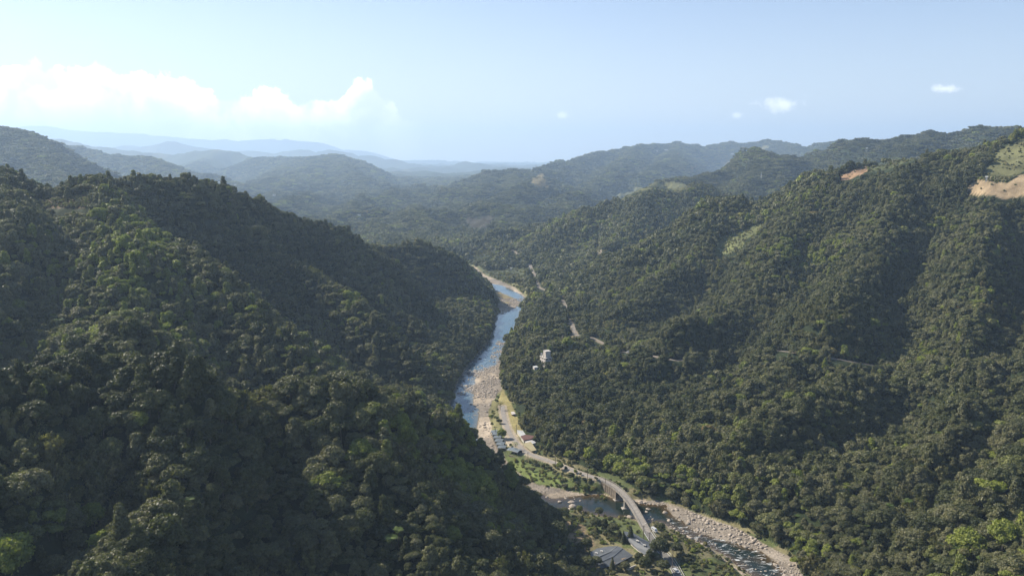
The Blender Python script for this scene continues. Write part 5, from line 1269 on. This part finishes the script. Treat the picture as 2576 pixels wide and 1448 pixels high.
for a_ in [(1258,1030,.9,.95,'bare','brown bare tree between the gravel and the dry camp meadow',3), (1249,1055,.75,.7,'bush','bright green bush on the edge of the camp gravel',3), (1256,1062,.8,.3,'bush','dark bush beside the camp meadow'), (1262,1101,.9,.8,'round','sunlit green tree at the upstream end of the tents'),
           (1296,1132,.9,.9,'bare','grey brown bare tree between the two tent rows'), (1285,1122,.5,.3,'bush','small dark bush under the bare tree of the camp'), (1408,1186,.7,.8,'round2','yellow green tree on the grass bank below the track bend'), (1383,1180,.6,.15,'bush','dark shrub below the track, right one of the bank',4,'shrub'),
           (1366,1175,.6,.1,'bush','dark shrub below the track, middle of the bank',4,'shrub'), (1350,1170,.5,.2,'bush','dark shrub below the track nearest the tents',4,'shrub'), (1437,1206,.7,.25,'round2','dark tree left of the far bridge end'), (1452,1215,.6,.6,'bush','light green bush on the bank near the far bridge end',4,'shrub'), (1472,1226,.7,.75,'bush','bright bush at the foot of the bridge wall',3,'shrub'),
           (1488,1228,.55,.9,'bush','olive bush against the bridge wall',3,'shrub'), (1420,1222,.7,.5,'bush','low shrub on the green grass bank',3,'shrub'), (1340,1186,.6,.6,'bush','low green shrub in the middle of the grass bank',3,'shrub'),
           (1457,1288,.6,.7,'round2','olive tree at the left end of the dark pool',3), (1507,1290,.62,.4,'round','dark green tree standing over the dark pool',3), (1534,1312,.4,.1,'round2','small dark round tree on the lawn by the pool',4), (1420,1304,.7,.3,'round','dark tree on the left bank near the village'), (1440,1322,.6,.2,'bush','dark bush at the edge of the brown village ground'), (1462,1326,.6,.35,'tall2','mid green tree left of the lawn'),
           (1498,1345,.85,.3,'round','dark tree of the grove above the wide roof, left one'), (1520,1349,.8,.2,'tall2','tall dark tree of the grove above the wide roof'), (1542,1354,.8,.35,'round','green tree of the grove above the wide roof, right one'), (1512,1326,.6,.6,'bush','light bush on the lawn beside the grove'), (1557,1366,.6,.15,'tall2','dark tree between the two grey roofs'),
           (1586,1374,.95,.05,'conifer','dark conifer standing in front of the long grey roof'), (1568,1374,.7,.1,'conifer','smaller dark conifer left of the long roof'), (1660,1412,1.3,.1,'round','large dark tree at the near end of the long roof'), (1634,1424,.8,.15,'tall2','dark tree in front of the large one by the long roof'), (1664,1337,.65,.3,'round2','round green bush tree between road and rapids'), (1652,1328,.7,.55,'bush','small bush beside the parked van'),
           (1671,1370,.65,.45,'round','green tree right of the road bend'), (1682,1360,.5,.6,'bush','light shrub on the river meadow',4,'shrub'), (1696,1352,.45,.3,'bush','dark shrub on the river meadow near the rapids',4,'shrub'), (1702,1404,.75,.2,'round','dark tree right of the pole by the village road'), (1714,1416,.6,.4,'bush','green shrub behind the roadside tree',5,'shrub'), (1606,1428,.7,.2,'round2','dark round tree in front of the long roof'),
           (1622,1444,.8,.25,'round','dark tree at the bottom edge below the long roof'), (1572,1448,.7,.5,'round2','light tree at the bottom edge below the wide roof'), (1540,1444,.7,.3,'conifer','pointed conifer at the bottom edge below the wide roof'), (1500,1436,.7,.4,'round','green tree at the lower left corner of the wide roof'), (1474,1396,.8,.2,'round','dark tree at the left end of the wide roof'), (1458,1414,.8,.15,'tall2','tall dark tree left of the wide roof'), (1478,1444,.9,.3,'round','dark tree at the bottom edge left of the wide roof'),
           (1455,1360,.6,.9,'bare','bare brown tree on the brown village ground'), (1480,1362,.55,.85,'bare','bare tree right of its twin on the brown village ground'), (1446,1340,.5,.9,'bare','bare brown tree uppermost on the brown ground'), (1730,1420,.6,.5,'bush','shrub on the meadow right of the village road',4,'shrub'), (1745,1440,.6,.7,'bush','yellow green shrub at the bottom of the river meadow',4,'shrub'), (1668,1450,.8,.3,'round','dark tree at the bottom edge beside the village road')]:
    vtree(*a_)
# conifers and slender trees on the left crest, bamboo plume and tree ferns on the slopes
for u, v, s_, lab in [(112,478,1.5,'pointed conifer, leftmost on the left crest'), (150,482,1.3,'twin topped conifer on the left crest'), (167,484,1.1,'lower conifer right of the twin topped one'), (345,480,1.2,'slender conifer in the middle of the left crest'), (373,482,.9,'small conifer right of the slender one'), (458,482,1.1,'lone pointed tree on the right of the left crest'), (84,476,1.3,'dark conifer beside the leftmost one')]:
    x, y, z = hit(u, v, 500); s_ *= .62; add_tree('conifer_tree', CON, CONT, x, y, z, 0, (s_, s_, s_ * 1.1), .1, lab, 'tree', None)
FR = [frond_mesh('fronds', 14, 3.2, .55, 900 + i) for i in range(2)]
def fern(u, v, s_, lab, name='tree_fern', dmin=150):
    x, y, z = hit(u, v, dmin); hh = 9.0 if y < 480 else 8.0; t_ = empty(name, (x, y, z), rng.uniform(0, 6), label=lab, cat='tree fern'); t_.scale = (s_, s_, s_)
    c_ = bpy.data.objects.new('fronds', FR[rng.integers(0, 2)]); link(c_, t_); c_.location.z = hh / s_; c_['tint'] = .3; MB().tube((0, 0, -1), (0, 0, hh / s_), .16, .12, 6).build('trunk', M['bark'], t_)
for u, v, s_, lab in [(908,1190,1.2,'star shaped tree fern in the middle of the bright green trees'), (985,1400,1.3,'big tree fern at the bottom right of the near slope'), (1003,1380,1.0,'tree fern above and right of the big one at the bottom'), (150,835,1.4,'dull tree fern in the dark gully on the left'), (400,640,.9,'tree fern on the sunlit upper slope'), (240,1345,1.0,'tree fern low on the left slope'),
                      (560,1090,.9,'tree fern on the shaded middle of the near slope'), (1415,1095,1.2,'tree fern in the trees above the short tent row'), (1712,1228,1.3,'bright tree fern at the foot of the right slope'), (1110,1130,1.0,'tree fern near the outer flank of the near slope'), (480,1310,.9,'tree fern low in the dark middle gully'), (2280,1300,1.1,'bright tree fern on the lower right slope'), (1990,1160,1.0,'tree fern on the spur in the middle of the right slope')]:
    fern(u, v, s_, lab)
# reeds and scrub as ground cover on the flats and open fields
RDS = bpy.data.collections.new('scrub_sources')
for i in range(3):
    c_, n_, v_, e_ = crown_np('bush', 1.2, 1.3, 0, 170, .22, 700 + i, True); o_ = bpy.data.objects.new('scrub_%d' % i, quads_mesh('scrub', c_, n_, .26, v_, M['leaf'], e_)); RDS.objects.link(o_)
def plume(seed):
    q = np.random.default_rng(seed); n = 90; t = q.uniform(0, 6.28, n); lean = q.uniform(.1, .8, n); hh = q.uniform(.8, 2.0, n); c_ = np.stack([np.cos(t) * lean, np.sin(t) * lean, hh * .6], 1); nrm = np.stack([np.cos(t), np.sin(t), np.full(n, .4)], 1)
    return quads_mesh('scrub', c_, nrm, .5, q.uniform(.3, 1, n), M['bamboo'])
for i in range(2): RDS.objects.link(bpy.data.objects.new('scrub_%d' % (3 + i), plume(800 + i)))
n = 90000; xs = rng.uniform(-160, 330, n); ys = rng.uniform(335, 1500, n); z4 = H(xs, ys); u4, v4 = proj(xs, ys, z4)
inF_ = sd_poly(xs, ys, FLAT) < 2; sl4 = np.full(n, 1e9)
for q_ in BARS + [RIVER]: sl4 = np.minimum(sl4, sd_poly(xs, ys, q_))
dens = fbm(xs, ys, 16, 3, seed=71); campf = in_poly(u4, v4, CAMPF)
dr, _ = sd_line(xs, ys, TRACK); dr2, _ = sd_line(xs, ys, ROAD); dr3, _ = sd_line(xs, ys, BRIDGE)
ok = inF_ & (sl4 > .8) & (rng.random(n) < np.clip(.38 + .3 * (v4 > 1330) + dens * .9, .06, .95)) & ~campf & (np.minimum(np.minimum(dr, dr2), dr3) > 4.5)
for poly in ([(1236,1078),(1262,1075),(1330,1075),(1362,1120),(1352,1140),(1320,1156),(1262,1145)], [(1482,1368),(1596,1368),(1600,1430),(1500,1432)], [(1560,1328),(1660,1368),(1650,1405),(1600,1400)]):
    ok &= ~in_poly(u4, v4, poly)
xs, ys, z4, u4, v4 = xs[ok], ys[ok], z4[ok], u4[ok], v4[ok]; n = len(xs)
sc4 = np.exp(rng.normal(0, .3, n)) * np.where(v4 < 900, 1.5, .95); ids4 = np.where(rng.random(n) < .45, rng.integers(3, 5, n), rng.integers(0, 3, n))
ids4 = np.where(v4 > 1300, np.where(rng.random(n) < .6, rng.integers(0, 3, n), ids4), ids4)
fx, fy, ft, fs = [], [], [], []
for poly, c_, cl_ in FIELDS:
    cu = [p[0] for p in poly]; cv_ = [p[1] for p in poly]; soil = max(c_) > .3
    for k_ in range(18 if soil else 420):
        u, v = rng.uniform(min(cu), max(cu)), rng.uniform(min(cv_), max(cv_))
        if not in_poly(np.array([u]), np.array([v]), poly)[0]: continue
        x, y, z = hit(u, v, 400)
        if y > 2300: continue
        fx.append(x); fy.append(y); ft.append(rng.choice([.45, .75, .9])); fs.append(rng.uniform(.6, 1.7))
fx, fy = np.array(fx), np.array(fy); xs = np.concatenate([xs, fx]); ys = np.concatenate([ys, fy]); z4 = np.concatenate([z4, H(fx, fy)]); sc4 = np.concatenate([sc4, fs]); ids4 = np.concatenate([ids4, rng.integers(0, 5, len(fx))]); n = len(xs)
gn_scatter('scrub', xs, ys, z4 - .1, rng.uniform(0, 6.2, n), np.stack([sc4] * 3, 1), ids4, np.clip(rng.normal(.62, .17, n), 0, .95), RDS, label='scrub, reeds and low bushes on the river flats')
# ------------------------------------------------------------------ haze
hz = MB().box((0, 14000, 640), (84000, 34000, 1320)).build('haze', None); tag(hz, kind='stuff', label='pale blue haze filling the valley and the distance')
hm = bpy.data.materials.new('haze'); hm.use_nodes = True; hm.node_tree.nodes.clear(); bb = NB(hm.node_tree)
pv_ = bb.n('ShaderNodeVolumePrincipled'); ho = bb.n('ShaderNodeOutputMaterial'); bb.l(pv_.outputs[0], ho.inputs['Volume'])
pv_.inputs['Color'].default_value = (0.57, 0.76, 1.0, 1); pv_.inputs['Density'].default_value = HAZE_DENSITY; pv_.inputs['Anisotropy'].default_value = 0.25
hz.data.materials.append(hm)
